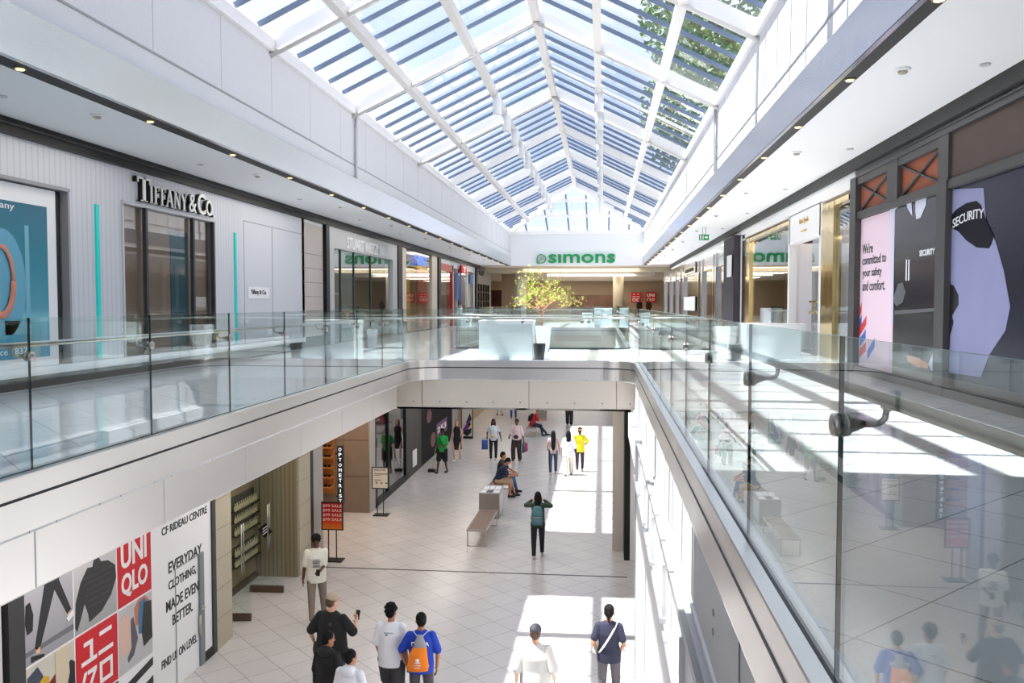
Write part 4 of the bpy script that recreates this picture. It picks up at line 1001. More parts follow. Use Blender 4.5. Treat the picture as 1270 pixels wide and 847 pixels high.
k = cell('logo_square', 2, 1, M['red']); tx(k, 'UNI', .10, .86, .56, .93, M['whitep']); tx(k, 'QLO', .10, .88, .10, .48, M['whitep'])
k = cell('logo_square', 1, 2, M['red'])
art('katakana', k, [[(.55, .82), (.85, .82), (.85, .88), (.55, .88)], [(.52, .55), (.88, .55), (.88, .61), (.52, .61)], [(.18, .80), (.39, .80), (.39, .86), (.18, .86)], [(.32, .602), (.39, .602), (.39, .798), (.32, .798)], [(.12, .54), (.48, .54), (.48, .60), (.12, .60)],
    [(.54, .12), (.60, .12), (.60, .44), (.54, .44)], [(.80, .12), (.86, .12), (.86, .44), (.80, .44)], [(.602, .38), (.798, .38), (.798, .44), (.602, .44)], [(.602, .12), (.798, .12), (.798, .18), (.602, .18)],
    [(.26, .38), (.47, .38), (.47, .44), (.26, .44)], [(.22, .12), (.29, .12), (.46, .378), (.39, .378)], [(.10, .24), (.15, .22), (.25, .44), (.18, .44)]], M['whitep'])
k = cell('legs_picture', 0, 1, grad_mat('grey_studio', [(0, srgb(150, 150, 155)), (1, srgb(185, 183, 190))], 2, 1.9, 2.9))
art('trousers_print', k, [[(.42, 1), (.72, 1), (.70, .90), (.95, .42), (.86, .38), (.60, .80), (.30, .18), (.22, .14), (.18, .18)]], g_dk)
art('skin_print', k, [[(.42, 1), (.56, 1), (.56, .92), (.42, .94)], [(.86, .38), (.92, .40), (.94, .34), (.88, .32)], [(.20, .18), (.28, .16), (.28, .08), (.20, .10)]], M['skin_l'])
art('shoe_print', k, [[(.10, .10), (.20, .08), (.36, .04), (.36, .0), (.18, .02), (.10, .02)], [(.02, .78), (.10, .80), (.16, .62), (.14, .42), (.04, .40), (.0, .55)]], M['black'], .007, .010)
art('white_shoe_print', k, [[(.84, .33), (.98, .40), (1, .32), (.88, .27)]], M['whitep'], .007, .010)
art('floor_line_print', k, [[(0, .12), (1, .12), (1, .20), (0, .18)]], mat('grey_line_print', srgb(110, 110, 115), .5), .004, .005)
k = cell('jacket_picture', 1, 1, grad_mat('grey_studio_b', [(0, srgb(160, 160, 162)), (1, srgb(205, 203, 204))], 2, 1.9, 2.9))
art('jacket_print', k, [[(.30, .86), (.42, .84), (.46, .96), (.55, .97), (.62, .86), (.80, .82), (.97, .70), (.99, .50), (.86, .30), (.62, .14), (.32, .08), (.30, .20), (.22, .38), (.14, .22), (.04, .05), (.0, .12), (.02, .45), (.14, .70)]], mat('quilted_black_print', (.022, .022, .025), .45))
art('seam_print', k, [[(.2+.02*i, .72-.085*i), (.88-.01*i, .70-.085*i), (.88-.01*i, .715-.085*i), (.2+.02*i, .735-.085*i)] for i in range(6)], mat('jacket_seam_print', (.05, .05, .055), .4), .007, .009)
k = cell('rack_picture', 2, 2, g_pic)
art('pink_shirt_print', k, [[(.04, .82), (.14, .90), (.28, .86), (.34, .75), (.32, .30), (.06, .25), (.03, .5)]], mat('pale_pink_print', srgb(215, 180, 165), .5))
art('striped_shirt_print', k, [[(.34, .75), (.42, .78), (.55, .40), (.42, .18), (.26, .12), (.24, .20), (.36, .32)]], mat('stripe_print', srgb(90, 85, 92), .5))
art('coloured_shirt_print', k, [[(.45, .90), (.60, 1.0), (.78, 1.0), (.95, .86), (.62, .84), (.55, .60), (.48, .62)]], mat('orange_blue_print', srgb(190, 120, 95), .5))
art('blue_shirt_print', k, [[(.60, .94), (.75, .97), (.88, .86), (.80, .40), (.58, .45), (.56, .70)]], mat('steel_blue_print', srgb(60, 110, 145), .5), .007, .009)
art('dark_shirt_print', k, [[(.74, .90), (.97, .86), (.99, .26), (.72, .20), (.66, .46)]], g_dk, .009, .011)
k = cell('clothes_picture', 0, 2, mat('ivory_print', srgb(196, 192, 182), .5))
for nm, ps, c_ in (('denim', [(.02, .88), (.22, .95), (.32, .80), (.26, .2), (.02, .1)], (58, 66, 84)), ('mustard', [(.20, .72), (.34, .78), (.44, .74), (.46, .2), (.22, .1)], (200, 160, 40)), ('cream', [(.58, 1), (.85, 1), (.88, .6), (.80, .4), (.58, .4)], (205, 190, 165)), ('wine', [(.44, .64), (.60, .72), (.72, .62), (.74, .1), (.44, .1)], (120, 15, 30)), ('navy', [(.78, .7), (.92, .76), (1, .7), (1, .1), (.76, .1)], (25, 25, 35))):
    art(nm+'_garment_print', k, [ps], mat(nm+'_print', srgb(*c_), .5), .004, .006+.001*len(nm))
cell('lower_picture', 0, 3, g_pic); cell('lower_picture', 1, 3, g_dk)
k = cell('lower_picture', 2, 3, M['whitep']); art('black_stripe_print', k, [[(.1, .80), (1, .95), (1, .80), (.1, .65)], [(.2, .45), (1, .60), (1, .45), (.2, .30)]], M['black'])
# slogan lettering
def slog(s, pa, pb_, hgt_px_at_a, name='slogan'):
    """pa/pb = lower left and lower right pixels of the line"""
    ya, za = PG(*pa); yb, zb = PG(*pb_); zt = PG(pa[0], pa[1]-hgt_px_at_a)[1]; z = (za+zb)/2; h = zt-za
    b = BM(); text(b, s, fg, ya, yb, z, z+h, 0, .006, .015); finish(name, b, M['black'], hd)
slog('CF RIDEAU CENTRE', (200.5, 665), (256.5, 636), 10)
slog('EVERYDAY', (209, 711), (250, 687), 14)
slog('CLOTHING,', (209, 733), (243, 713), 13)
slog('MADE EVEN', (206, 758), (246, 734), 13.5)
slog('BETTER.', (214, 776), (239, 757), 13)
slog('FIND US ON LEVEL', (200.5, 832), (244, 795), 11)
# service door in the hoarding
sdr = thing('service_door', 'white service door in a grey metal frame set in the printed hoarding', 'door', (GL, 14.1, ZL))
ya, yb = yg(219), yg(246); ztop = zg(250, 690)
b = BM(); box(b, GL+.006, GL+.016, yg(217), yg(217)+.012, ZL, zg(217, 706)); box(b, GL+.006, GL+.016, yg(217), yb, zg(217, 706), zg(217, 706)+.012); finish('door_gap', b, M['grey'], sdr)
b = BM(); box(b, GL-.02, GL+.035, yb+.0, yb+.16, ZL, zg(217, 706)+.02); finish('door_frame', b, mat('steel_blue_grey_frame', srgb(120, 126, 132), .4), sdr)
b = BM(); y = yb+.02; ringed(b, [(GL+.03, y+.05, -5.28), (GL+.09, y+.05, -5.28), (GL+.09, y-.09, -5.28)], [.013]*3, 10); lathe(b, (GL+.03, y+.05, -5.3), [(.03, 0), (.03, .05)], 12); box(b, GL+.02, GL+.05, y-.06, y+.0, -5.75, -5.40); finish('lever_handle', b, M['nickel'], sdr, True)
# pier left of hoarding + nearer shop
o = struct('wall_left', bbox(GL-.3, GL, -14, c0-.38, ZL, -2.24), M['lightgrey'])
# stone pier
sy0, sy1 = hy1+.14, 15.25
def stonepier(y0, y1, label, m=M['sand'], x1=GL+.02):
    t = thing('stone_pier', label, 'pier', (GL, (y0+y1)/2, ZL)); b = BM(); box(b, GL-.9, x1, y0, y1, ZL, -2.29); finish('shaft', b, m, t)
    b = BM()
    for z in [ZL+.55*k for k in range(1, 8)]: box(b, GL-.9, x1+.003, y0-.003, y1+.003, z, z+.008)
    finish('joints', b, M['stone'], t); return t
stonepier(sy0, sy1, 'sandstone pier between the printed hoarding and the slatted bottle shop')
stonepier(18.88, 19.64, 'sandstone pier on the far side of the slatted bottle shop')
# bottle shop with slats
slat = ribbed_mat('olive_slat_panel', srgb(138, 124, 98), 0, .10, 1, .65, .6); slaty = ribbed_mat('olive_slat_panel_y', srgb(130, 114, 86), 1, .10, 1, .65, .6)
bs = thing('slatted_shopfront', 'dim recessed shop entrance lined with olive vertical slats and bottle shelves', 'shopfront', (GL-.5, 17, ZL))
b = BM(); box(b, -7.98, GL-.92, 18.80, 18.86, ZL, -2.26); box(b, GL-.9, GL-.02, 18.80, 18.86, ZL, -2.26); finish('slat_wall', b, slat, bs)
b = BM(); box(b, -8.04, -7.98, 17.4, 18.86, ZL, -2.26); finish('slat_wall', b, slaty, bs)
b = BM(); box(b, -10.5, -10.4, 14.4, 18.8, ZL, -2.26); finish('back_wall', b, mat('dark_tan_wall', srgb(120, 95, 55), .6), bs)
b = BM(); box(b, -9.6, -9.5, 14.6, 18.8, -4.3, -2.26); finish('bulkhead', b, slaty, bs)
b = BM(); box(b, -8.0, -7.9, 17.3, 18.8, ZL, ZL+.12); finish('skirting', b, mat('bronze_skirting', srgb(70, 56, 42), .4), bs)
b = BM(); box(b, -9.3, -8.7, 16.2, 18.3, ZL, ZL+1.0); finish('counter', b, mat('amber_counter', srgb(150, 108, 52), .5), bs)
shA, shB = 17.45, 18.72
b = BM(); box(b, -7.98, -7.95, shA, shB, -5.12, -4.2); box(b, -7.98, -7.95, shA, shB, -5.80, -5.32)
finish('shelf_backing', b, mat('dark_shelving', (.03, .03, .028), .5), bs)
zsh = [-4.50, -4.76, -5.04, -5.50, -5.72]
b = BM(); bt = BM(); rnd2 = random.Random(3)
for z in zsh: box(b, -7.95, -7.80, shA, shB, z, z+.02)
finish('shelf', b, M['dark'], bs)
gi = 0; bottle0 = None
for si, z in enumerate(zsh):
    y = shA+.08
    while y < shB-.05:
        h = .16 if si in (0, 2) else .12
        lab = 'small pale labelled bottle on the dark wall shelves of the slatted shop'; g = 'bottles on the dark shelves of the slatted shop'
        if bottle0 is None:
            bb = BM(); lathe(bb, (-7.87, y, z+.02), [(.028, 0), (.03, .01), (.03, .09), (.012, .115), (.012, .15), (.016, .15), (.016, .165)], 10); bottle0 = finish('bottle', bb, mat('bottle_label', srgb(190, 178, 140), .4)); tag(bottle0, lab, 'bottle', g)
        else:
            q = bottle0.copy(); C.objects.link(q); q.location = (-7.87, y, z+.02); 
        y += .11
# two open glass doors with bronze rails
for i, (pxa, pya, pxb, pyb, lab) in enumerate(((286, 766, 312, 766, 'open glass door with bronze bottom rail beside the nearer stone pier'), (310, 730, 352, 731, 'open glass door with bronze bottom rail near the far slat wall'))):
    xa, ya = onF(pxa, pya+4); xb, yb = onF(pxb, pyb+4)
    t = thing('glass_door', lab, 'door', (xb, yb, ZL))
    b = BM(); bar(b, (xa, ya, ZL+.08), (xb, yb, ZL+.08), .05, .14); finish('bottom_rail', b, mat('bronze_rail', srgb(84, 68, 54), .35), t)
    b = BM(); bar(b, (xa, ya, (ZL+.15-2.6)/2), (xb, yb, (ZL+.15-2.6)/2), .012, -2.6-(ZL+.15)); leaf = finish('glass_leaf', b, M['glass'], t)
    v = (Vector((xb, yb, 0))-Vector((xa, ya, 0))).normalized(); hp = Vector((xb, yb, 0))-v*(.16 if i == 0 else .32)
    b = BM()
    for s in (-.05, .05): ringed(b, [(hp.x, hp.y+s, -5.35), (hp.x, hp.y+s, -4.35)], [.014]*2, 10)
    for z in (-5.2, -4.5): ringed(b, [(hp.x, hp.y-.05, z), (hp.x, hp.y+.05, z)], [.01]*2, 8)
    finish('pull_handle', b, M['nickel'], leaf, True)
    if i == 1:
        b = BM(); bar(b, hp+Vector((-.16, -.03, -5.0)), hp+Vector((.02, -.03, -4.86)), .01, .24); hn = finish('hanging_notice', b, M['black'], t)
        b = BM(); 
        for kz in (0, .06, .12): bar(b, hp+Vector((-.12, -.045, -5.02+kz)), hp+Vector((0, -.045, -4.93+kz)), .006, .02)
        finish('notice_lettering', b, M['whitep'], hn)
# black frame + grey pilaster
b = BM(); box(b, GL-.3, GL+.03, 19.64, 19.82, ZL, -2.26); tag(finish('shopfront_post', b, M['dark']), 'slim black post beside the far stone pier on the lower level', 'post')
b = BM(); box(b, GL-1.2, GL+.02, 19.83, 20.55, ZL, -2.29); tag(finish('grey_pilaster', b, mat('grey_pilaster', srgb(158, 154, 152), .5)), 'plain grey pilaster left of the optometrist entrance', 'pier')
# optometrist
op = thing('optician_shopfront', 'recessed optician entrance with timber display shelves and a brown stone wall', 'shopfront', (GL-.5, 24, ZL))
b = BM(); box(b, -10.4, GL-.02, 24.9, 25.1, ZL, -2.26); finish('stone_wall', b, M['stone'], op)
b = BM()
for z in (-5.2, -4.1, -3.1): box(b, -10.4, GL-.02, 24.89, 24.9, z, z+.01)
box(b, -7.75, -7.74, 24.89, 24.9, ZL, -2.26); finish('stone_joint', b, mat('stone_joint', srgb(96, 82, 70), .6), op)
b = BM(); box(b, -9.3, -9.2, 20.6, 24.85, ZL, -2.26); finish('timber_wall', b, M['wood'], op)
b = BM()
for k2 in range(9): box(b, -9.2, -8.9, 20.8, 24.6, -5.9+.4*k2, -5.87+.4*k2)
finish('display_shelf', b, mat('pale_wood_shelf', srgb(200, 145, 85), .5), op)
ox0, ox1 = onY(398, 600, 24.7)[0], onY(413.5, 600, 24.7)[0]
b = BM(); box(b, ox0-.3, ox1, 24.75, 24.88, -5.7, -2.3)
for k2 in range(11): box(b, ox0-.3, ox1, 24.5, 24.76, -5.5+.30*k2, -5.46+.30*k2)
finish('display_shelf', b, mat('amber_shelving', srgb(176, 112, 52), .5), op)
b = BM()
for k2 in range(10):
    for j in range(3): box(b, ox0+.02+.12*j, ox0+.10+.12*j, 24.55, 24.65, -5.46+.30*k2, -5.40+.30*k2)
finish('spectacles_display', b, M['dark'], op)
# optometrist blade sign
bl = thing('blade_sign', 'tall black vertical sign with lit white letters reading OPTOMETRIST', 'sign', (-7, 22.6, -4.9))
Yb = 22.5
xa, zt = onY(418, 553, Yb); xb, zb = onY(426, 626, Yb)
b = BM(); box(b, xa, xb, Yb, Yb+.12, zb, zt); finish('sign_box', b, M['black'], bl)
b = BM(); n = 11; hstep = (zt-zb-.06)/n
for i, ch in enumerate('OPTOMETRIST'):
    z1 = zt-.03-hstep*i; k3 = .25 if ch == 'I' else .0
    text(b, ch, FY(Yb), xa+.045+(xb-xa-.09)*(.38 if ch == 'I' else 0), xb-.045-(xb-xa-.09)*(.38 if ch == 'I' else 0), z1-hstep*.80, z1-hstep*.16, 0, .01, .0)
finish('lettering', b, mat('lit_letters', (.9, .92, 1), .4, emit=.8), bl)
b = BM(); box(b, xa-.06, xa, Yb+.04, Yb+.08, zb+.2, zb+.24); box(b, xa-.06, xa, Yb+.04, Yb+.08, zt-.24, zt-.2); finish('bracket', b, M['dark'], bl)
# freestanding sign stands
FACE = {}
def stand(label, px0, px1, pyt, pyb, pybase, face, polelabel=None, ramp=None):
    x0, Y = onF(px0, pybase); x0 = onY(px0, pyt, Y)[0]; x1 = onY(px1, pyt, Y)[0]; zt = onY(px0, pyt, Y)[1]; zb = onY(px0, pyb, Y)[1]
    t = thing('sign_stand', label, 'sign', ((x0+x1)/2, Y, ZL)); w = x1-x0
    b = BM(); f = FY(Y-.012); rect(b, f, x0, x1, zb, zt, -.024, 0); finish('sign_frame', b, M['dark'], t)
    if ramp: face = grad_mat('red_orange_print', ramp, 2, zb-ZL, zt-ZL)
    b = BM(); rect(b, f, x0+.03, x1-.03, zb+.03, zt-.03, 0, .004); fo = finish('sign_face', b, face, t)
    t['_'] = 0; del t['_']; FACE[t.name] = fo
    for u in (.32, .68):
        b = BM(); box(b, x0+w*u-.012, x0+w*u+.012, Y-.012, Y+.012, ZL+.02, zb); finish('pole', b, M['dark'], t)
    b = BM(); box(b, x0+w*.12, x1-w*.02, Y-.16, Y+.16, ZL, ZL+.025); finish('base', b, M['dark'], t)
    return t, f, x0+.03, x1-.03, zb+.03, zt-.03
red_or = [(0, srgb(214, 122, 40)), (.3, srgb(205, 60, 25)), (.55, srgb(175, 15, 22)), (1, srgb(165, 10, 22))]
t, f, x0, x1, zb, zt = stand('black sign stand with red to orange board reading 99 SALE four times', 398.5, 425.5, 622, 657, 694.5, None, None, red_or)
b = BM(); h = (zt-zb)
for i in range(4): text(b, '$99 SALE', f, x0+.01, x1-.0, zt-h*(.17+.175*i), zt-h*(.05+.175*i), .004, .007, .005)
finish('lettering', b, mat('cream_print', srgb(238, 205, 190), .5), FACE[t.name])
t, f, x0, x1, zb, zt = stand('black sign stand with a cream notice board outside the dark glass shop', 461, 482, 579, 606, 638.5, mat('cream_board', srgb(206, 202, 190), .5))
b = BM(); h = zt-zb
text(b, 'HEARING WORLD', f, x0+.04, x1-.05, zt-h*.13, zt-h*.05, .004, .007, .02); text(b, 'Accessories', f, x0+.05, x0+.45, zt-h*.32, zt-h*.24, .004, .007, .02)
for v in (.36, .58, .64): rect(b, f, x0+.05, x1-.2, zt-h*(v+.02), zt-h*v, .004, .006)
for u in (.1, .35, .6): rect(b, f, x0+u*.6+.03, x0+u*.6+.09, zt-h*.78, zt-h*.72, .004, .006)
finish('lettering', b, M['darkgrey'], FACE[t.name])
# dark glazed shop
gsx = thing('glazed_shopfront', 'tall dark framed glass shopfront on the lower left wall with a pink window poster', 'shopfront', (GL, 27.5, ZL))
b = BM(); box(b, GL-.5, GL+.02, 25.12, 25.5, ZL, -2.26); box(b, GL-.01, GL+.02, 24.9, 25.12, ZL, -2.26); finish('pilaster', b, mat('warm_grey_pilaster', srgb(170, 164, 156), .5), gsx)
ya, yb = 25.5, 29.7
b = BM()
for y in (ya, 27.1, yb-.1): box(b, GL-.1, GL+.03, y, y+.09, ZL, -2.24)
box(b, GL-.1, GL+.03, ya, yb, ZL, ZL+.2); box(b, GL-.1, GL+.03, ya, yb, -2.4, -2.24); finish('frame', b, M['dark'], gsx)
b = BM(); box(b, GL-.03, GL-.02, ya, yb, ZL+.2, -2.4); finish('window_pane', b, M['shopglass'], gsx)
b = BM(); box(b, GL-2.0, GL-1.9, ya, yb, ZL, -2.24); finish('back_wall', b, mat('dim_interior', (.03, .032, .035), .4), gsx)
b = BM(); box(b, GL-.12, GL-.10, ya+.1, 27.0, ZL+.2, -2.4); finish('window_poster', b, mat('skin_poster', srgb(120, 72, 66), .4, noise=.35, nscale=1.4), gsx)
b = BM(); text(b, 'PERFECT', FX(GL-.09, 1), ya+.4, 26.8, -2.75, -2.6, 0, .01, .01); text(b, 'STUDIO', FX(GL-.09, 1), ya+.4, 26.8, -2.98, -2.83, 0, .01, .01); finish('lettering', b, M['whitep'], gsx)
# grey panel with notice, dark posters further
b = BM(); box(b, GL-.2, GL+.02, yb+.02, 32.2, ZL, -2.26); t = thing('grey_wall_panel', 'dark grey wall panel with a framed white notice on the lower left side', 'panel', (GL, 31.5, ZL)); finish('panel', b, mat('mid_grey_panel', srgb(84, 80, 78), .7, spec=.12), t)
b = BM(); rect(b, fg, yg(511, 568), yg(515.5, 568), zg(513, 578), zg(513, 558), .02, .05); finish('notice', b, M['whitep'], t)
dp = thing('dark_poster_wall', 'long dark advertising wall with dim red and violet pictures on the lower level', 'poster', (GL, 36, ZL))
b = BM(); box(b, GL-.2, GL+.01, 32.22, 39.0, ZL, -2.24); finish('board', b, mat('near_black_print', (.008, .006, .008), .6, spec=.1), dp)
b = BM(); 
for (px, py, r_, ) in ((532, 516, .28), (537, 545, .30)):
    y, z = PG(px, py); shape(b, fg, [(y+r_*1.8*math.cos(a), z+r_*math.sin(a)) for a in [2*PI*k/20 for k in range(20)]], .01, .014)
finish('red_print', b, mat('dim_red_print', srgb(96, 36, 34), .4), dp)
b = BM(); rect(b, fg, yg(541, 530), yg(554, 530), zg(548, 538), zg(548, 521), .01, .014); finish('violet_print', b, mat('violet_print', srgb(84, 38, 92), .4), dp)
b = BM(); text(b, '253', fg, yg(542, 530), yg(553, 530), zg(548, 533), zg(548, 526), .014, .018, .03); finish('lettering', b, M['whitep'], dp)
b = BM(); box(b, GL-.2, GL+.05, 39.02, 40.38, ZL, -2.24); tag(finish('grey_pilaster', b, M['grey']), 'narrow grey pilaster beyond the dark advertising wall on the lower level', 'pier')
b = BM(); box(b, GL-.2, GL+.01, 40.4, 43, ZL, -2.24); tag(finish('bronze_wall_panel', b, mat('bronze_shop', srgb(120, 82, 48), .4, noise=.5, nscale=1.5)), 'bronze coloured shop window behind the person in the black dress', 'window')
fp_ = thing('poster_stand', 'black framed floor poster with a violet and yellow shape on pale ground', 'sign', (-6.6, 42, ZL))
xa, Y = onF(573, 544); xb = onY(585.5, 544, Y)[0]; z1 = -2.6
b = BM(); box(b, xa-.04, xb+.04, Y, Y+.06, ZL, z1+.04); finish('sign_frame', b, M['dark'], fp_)
f = FY(Y); b = BM(); rect(b, f, xa, xb, ZL+.12, z1, 0, .006); finish('sign_face', b, mat('pale_face', srgb(190, 186, 180), .5), fp_)
def Pf(px, py): return onY(px, py, Y)
for nm, c_, ps in (('violet', (100, 30, 130), [(574, 533), (582, 520), (584, 526), (576, 538)]), ('yellow', (205, 190, 40), [(580, 526), (584, 524), (585, 529), (582, 531)]), ('black', (20, 20, 20), [(578, 524), (583, 512), (585, 520), (580, 527)]), ('black_lower', (25, 25, 28), [(574, 537), (578, 533), (585, 531), (584, 537), (579, 541)])):
    b = BM(); shape(b, f, [Pf(*p) for p in ps], .006+.001*len(nm)*.2, .009+.001*len(nm)); finish(nm+'_print', b, mat(nm+'_art', srgb(*c_), .5), fp_)
struct('wall_left', bbox(GL-.3, GL, 43, 96, ZL, -2.24), mat('tan_shop_wall', srgb(176, 150, 120), .6, noise=.1, nscale=1))
# ================================================================ LOWER LEVEL, RIGHT
b = BM(); box(b, .28, .56, 21.7, 22.1, ZL, -2.24); tag(finish('square_column', b, M['beige']), 'square beige column under the bridge at the right side of the lower floor', 'column')
b = BM(); box(b, .56, .70, 20.9, 22.5, ZL, -2.24); tag(finish('black_column_panel', b, M['dark']), 'black panel standing right behind the square beige column', 'panel')
struct('wall_right', bbox(.70, 1.0, 20.9, 22.5, ZL, -2.24), M['white'])
# white partition with ledges along the right edge of the opening
lp = thing('white_partition', 'tall white partition with stepped ledges below the right gallery edge', 'partition', (.62, 8, ZL))
b = BM(); box(b, .57, .90, -2, 14.0, ZL, -2.95); finish('panel', b, M['white'], lp)
b = BM(); box(b, .555, .60, 13.94, 14.03, ZL, -2.30); finish('end_trim', b, M['grey'], lp)
b = BM(); box(b, .60, .90, -2, 14.0, -2.95, -2.30); finish('upper_panel', b, mat('partition_white', (.72, .72, .73), .5), lp)
b = BM(); box(b, .575, .62, -2, 14.0, -2.36, -2.28); finish('top_rail', b, M['grey'], lp)
for k4 in range(7):
    y = 2.6+1.75*k4
    b = BM(); box(b, .535, .60, y, y+1.45, -2.95, -2.90); finish('ledge', b, M['whitep'], lp)
    b = BM(); box(b, .56, .60, y+.02, y+.05, -2.9, -2.4); finish('fixing', b, M['white'], lp)
b = BM(); box(b, .55, .70, 14.3, 17.9, -2.75, -2.27); tag(finish('white_soffit_box', b, M['whitep']), 'white box mounted beneath the right gallery edge before the bridge', 'box')
struct('wall_right', bbox(3.2, 3.4, 22.5, 96, ZL, -2.24), M['white'])
struct('wall_right', bbox(3.2, 3.4, -14, 22.5, ZL, -2.24), M['white'])
# ================================================================ BENCHES, BIN
def bench(label, c, ang, L=1.6, W=.46, H=.45, group=None):
    t = thing('bench', label, 'bench', (c[0], c[1], ZL)); t.rotation_euler = (0, 0, ang)
    def add(nm, b, m): me = bpy.data.meshes.new(nm); bmesh.ops.recalc_face_normals(b, faces=b.faces); b.to_mesh(me); b.free(); return link(nm, me, m, t, keep=True)
    n = 6
    for k in range(n):
        b = BM(); x = -W/2+W*(k+.5)/n; box(b, x-W/n/2+.004, x+W/n/2-.004, -L/2, L/2, H-.05, H); add('seat_slat', b, mat('oak_slat', srgb(128, 106, 92), .55, noise=.12, nscale=12) if k == 0 and 'oak' not in _cache else _cache['oak']) if False else add('seat_slat', b, M['slat'])
    b = BM()
    box(b, -W/2-.012, -W/2, -L/2, L/2, H-.06, H+.002); box(b, W/2, W/2+.012, -L/2, L/2, H-.06, H+.002); box(b, -W/2-.012, W/2+.012, -L/2-.012, -L/2, H-.06, H+.002); box(b, -W/2-.012, W/2+.012, L/2, L/2+.012, H-.06, H+.002); add('seat_rim', b, M['nickel'])
    for s in (-1, 1):
        y = s*(L/2-.02); b = BM()
        for x in (-W/2, W/2-.02): box(b, x, x+.02, y-.02, y+.02, 0, H-.05)
        box(b, -W/2, W/2, y-.02, y+.02, 0, .02); add('leg_frame', b, M['nickel'])
    return t
M['slat'] = mat('oak_slat', srgb(128, 106, 92), .55, noise=.12, nscale=12, stretch=(8, 1, 1))
xa, ya = onF(591, 671.5); xb, yb = onF(604, 652)
p0 = Vector(onZ(591, 656.5, ZL+.45)); p1 = Vector(onZ(606, 632, ZL+.45))
bench('wooden slat bench in front of the metal bin', (p0+p1)/2, math.atan2(p1.y-p0.y, p1.x-p0.x)-PI/2, (p1-p0).length, .50)
bn = thing('waste_bin', 'boxy brushed metal bin with white paper notices on its top', 'bin', (*onF(607, 643), ZL))
xa, ya = onF(594, 643.5); xb, _ = onF(619.5, 643.5); zt = onY(594, 611.5, ya)[1]; ye = onZ(600, 601.5, zt)[1]
b = BM(); box(b, xa, xb, ya, ye, ZL+.03, zt-.02); finish('body', b, mat('taupe_metal', srgb(150, 142, 136), .35, metal=.5), bn)
b = BM(); box(b, xa-.01, xb+.01, ya-.01, ye+.01, zt-.02, zt); box(b, xa+.03, xb-.03, ya+.03, ye-.03, ZL, ZL+.03); finish('rim', b, M['grey'], bn)
b = BM(); w, d = xb-xa, ye-ya
for u0, u1, v0, v1 in ((.08, .36, .45, .9), (.40, .62, .5, .92), (.66, .94, .45, .9), (.04, .30, .08, .38), (.68, .97, .08, .36)): box(b, xa+w*u0, xa+w*u1, ya+d*v0, ya+d*v1, zt, zt+.004)
finish('paper_notice', b, M['whitep'], bn)
b = BM(); box(b, xa+w*.36, xa+w*.64, ya+d*.12, ya+d*.36, zt, zt+.006); finish('slot', b, M['darkgrey'], bn)
b = BM(); box(b, xb-.002, xb+.004, ya+.1, ye-.1, ZL+.1, zt-.1); finish('side_panel', b, M['lightgrey'], bn)
# ================================================================ PEOPLE
def two_bone(a, c, l1, l2, pole):
    a, c, pole = Vector(a), Vector(c), Vector(pole); d = c-a; L = min(d.length, (l1+l2)*.999); u = d.normalized()
    x = (l1*l1-l2*l2+L*L)/(2*L); y = math.sqrt(max(0, l1*l1-x*x)); p = pole-u*pole.dot(u); p = p.normalized() if p.length > 1e-6 else Vector((0, 1, 0))
    return a+u*x+p*y, a+u*L
def loft(bm, secs, n=16):
    """secs: (center, rx, ry, axis-x vector, axis-y vector)"""
    rings = [[bm.verts.new(Vector(c)+ax*rx*math.cos(2*PI*k/n)+ay*ry*math.sin(2*PI*k/n)) for k in range(n)] for c, rx, ry, ax, ay in secs]
    for a, b in zip(rings, rings[1:]):
        for k in range(n): bm.faces.new((a[k], a[(k+1) % n], b[(k+1) % n], b[k]))
    bm.faces.new(rings[0][::-1]); bm.faces.new(rings[-1])
def soft(name, bm, m, root, vox, sm=3):
    me = bpy.data.meshes.new(name); bmesh.ops.recalc_face_normals(bm, faces=bm.faces); bm.to_mesh(me); bm.free()
    o = link(name, me, m, root, True, keep=True)
    if vox:
        r = o.modifiers.new('remesh', 'REMESH'); r.mode = 'VOXEL'; r.voxel_size = vox; r.use_smooth_shade = True
        if sm: s = o.modifiers.new('smooth', 'SMOOTH'); s.iterations = sm; s.factor = .5
    return o
def hand(bm, w, d, back, side, curl, r=1.0, spread=.012):
    """w wrist, d finger direction, back = dorsal normal, side=+1 thumb towards d x back"""
    d = d.normalized(); back = (back-d*back.dot(d)).normalized(); lat = d.cross(back).normalized()*side
    ellipsoid(bm, w+d*.045, (.040*r, .016*r, .050*r), Matrix((lat, back, d)).transposed())
    for i, (off, L) in enumerate(((.028, .072), (.010, .080), (-.009, .075), (-.027, .060))):
        b0 = w+d*.085*r+lat*off*r; a = curl
        d1 = (d*math.cos(a*.6)-back*math.sin(a*.6)).normalized(); d2 = (d*math.cos(a*1.5)-back*math.sin(a*1.5)).normalized()
        m_ = b0+d1*L*.5*r; capsule(bm, b0-d*.02, m_, .0095*r, .009*r, 8); capsule(bm, m_, m_+d2*L*.45*r, .009*r, .0075*r, 8)
    t0 = w+d*.028*r+lat*.03*r; dt = (d*.65+lat*.75-back*.25).normalized(); t1 = t0+dt*.038*r; dt2 = (d*.9+lat*.3-back*.4*min(1, curl+.3)).normalized()
    capsule(bm, t0, t1, .0125*r, .011*r, 8); capsule(bm, t1, t1+dt2*.030*r, .011*r, .0085*r, 8)
PEOPLE = []
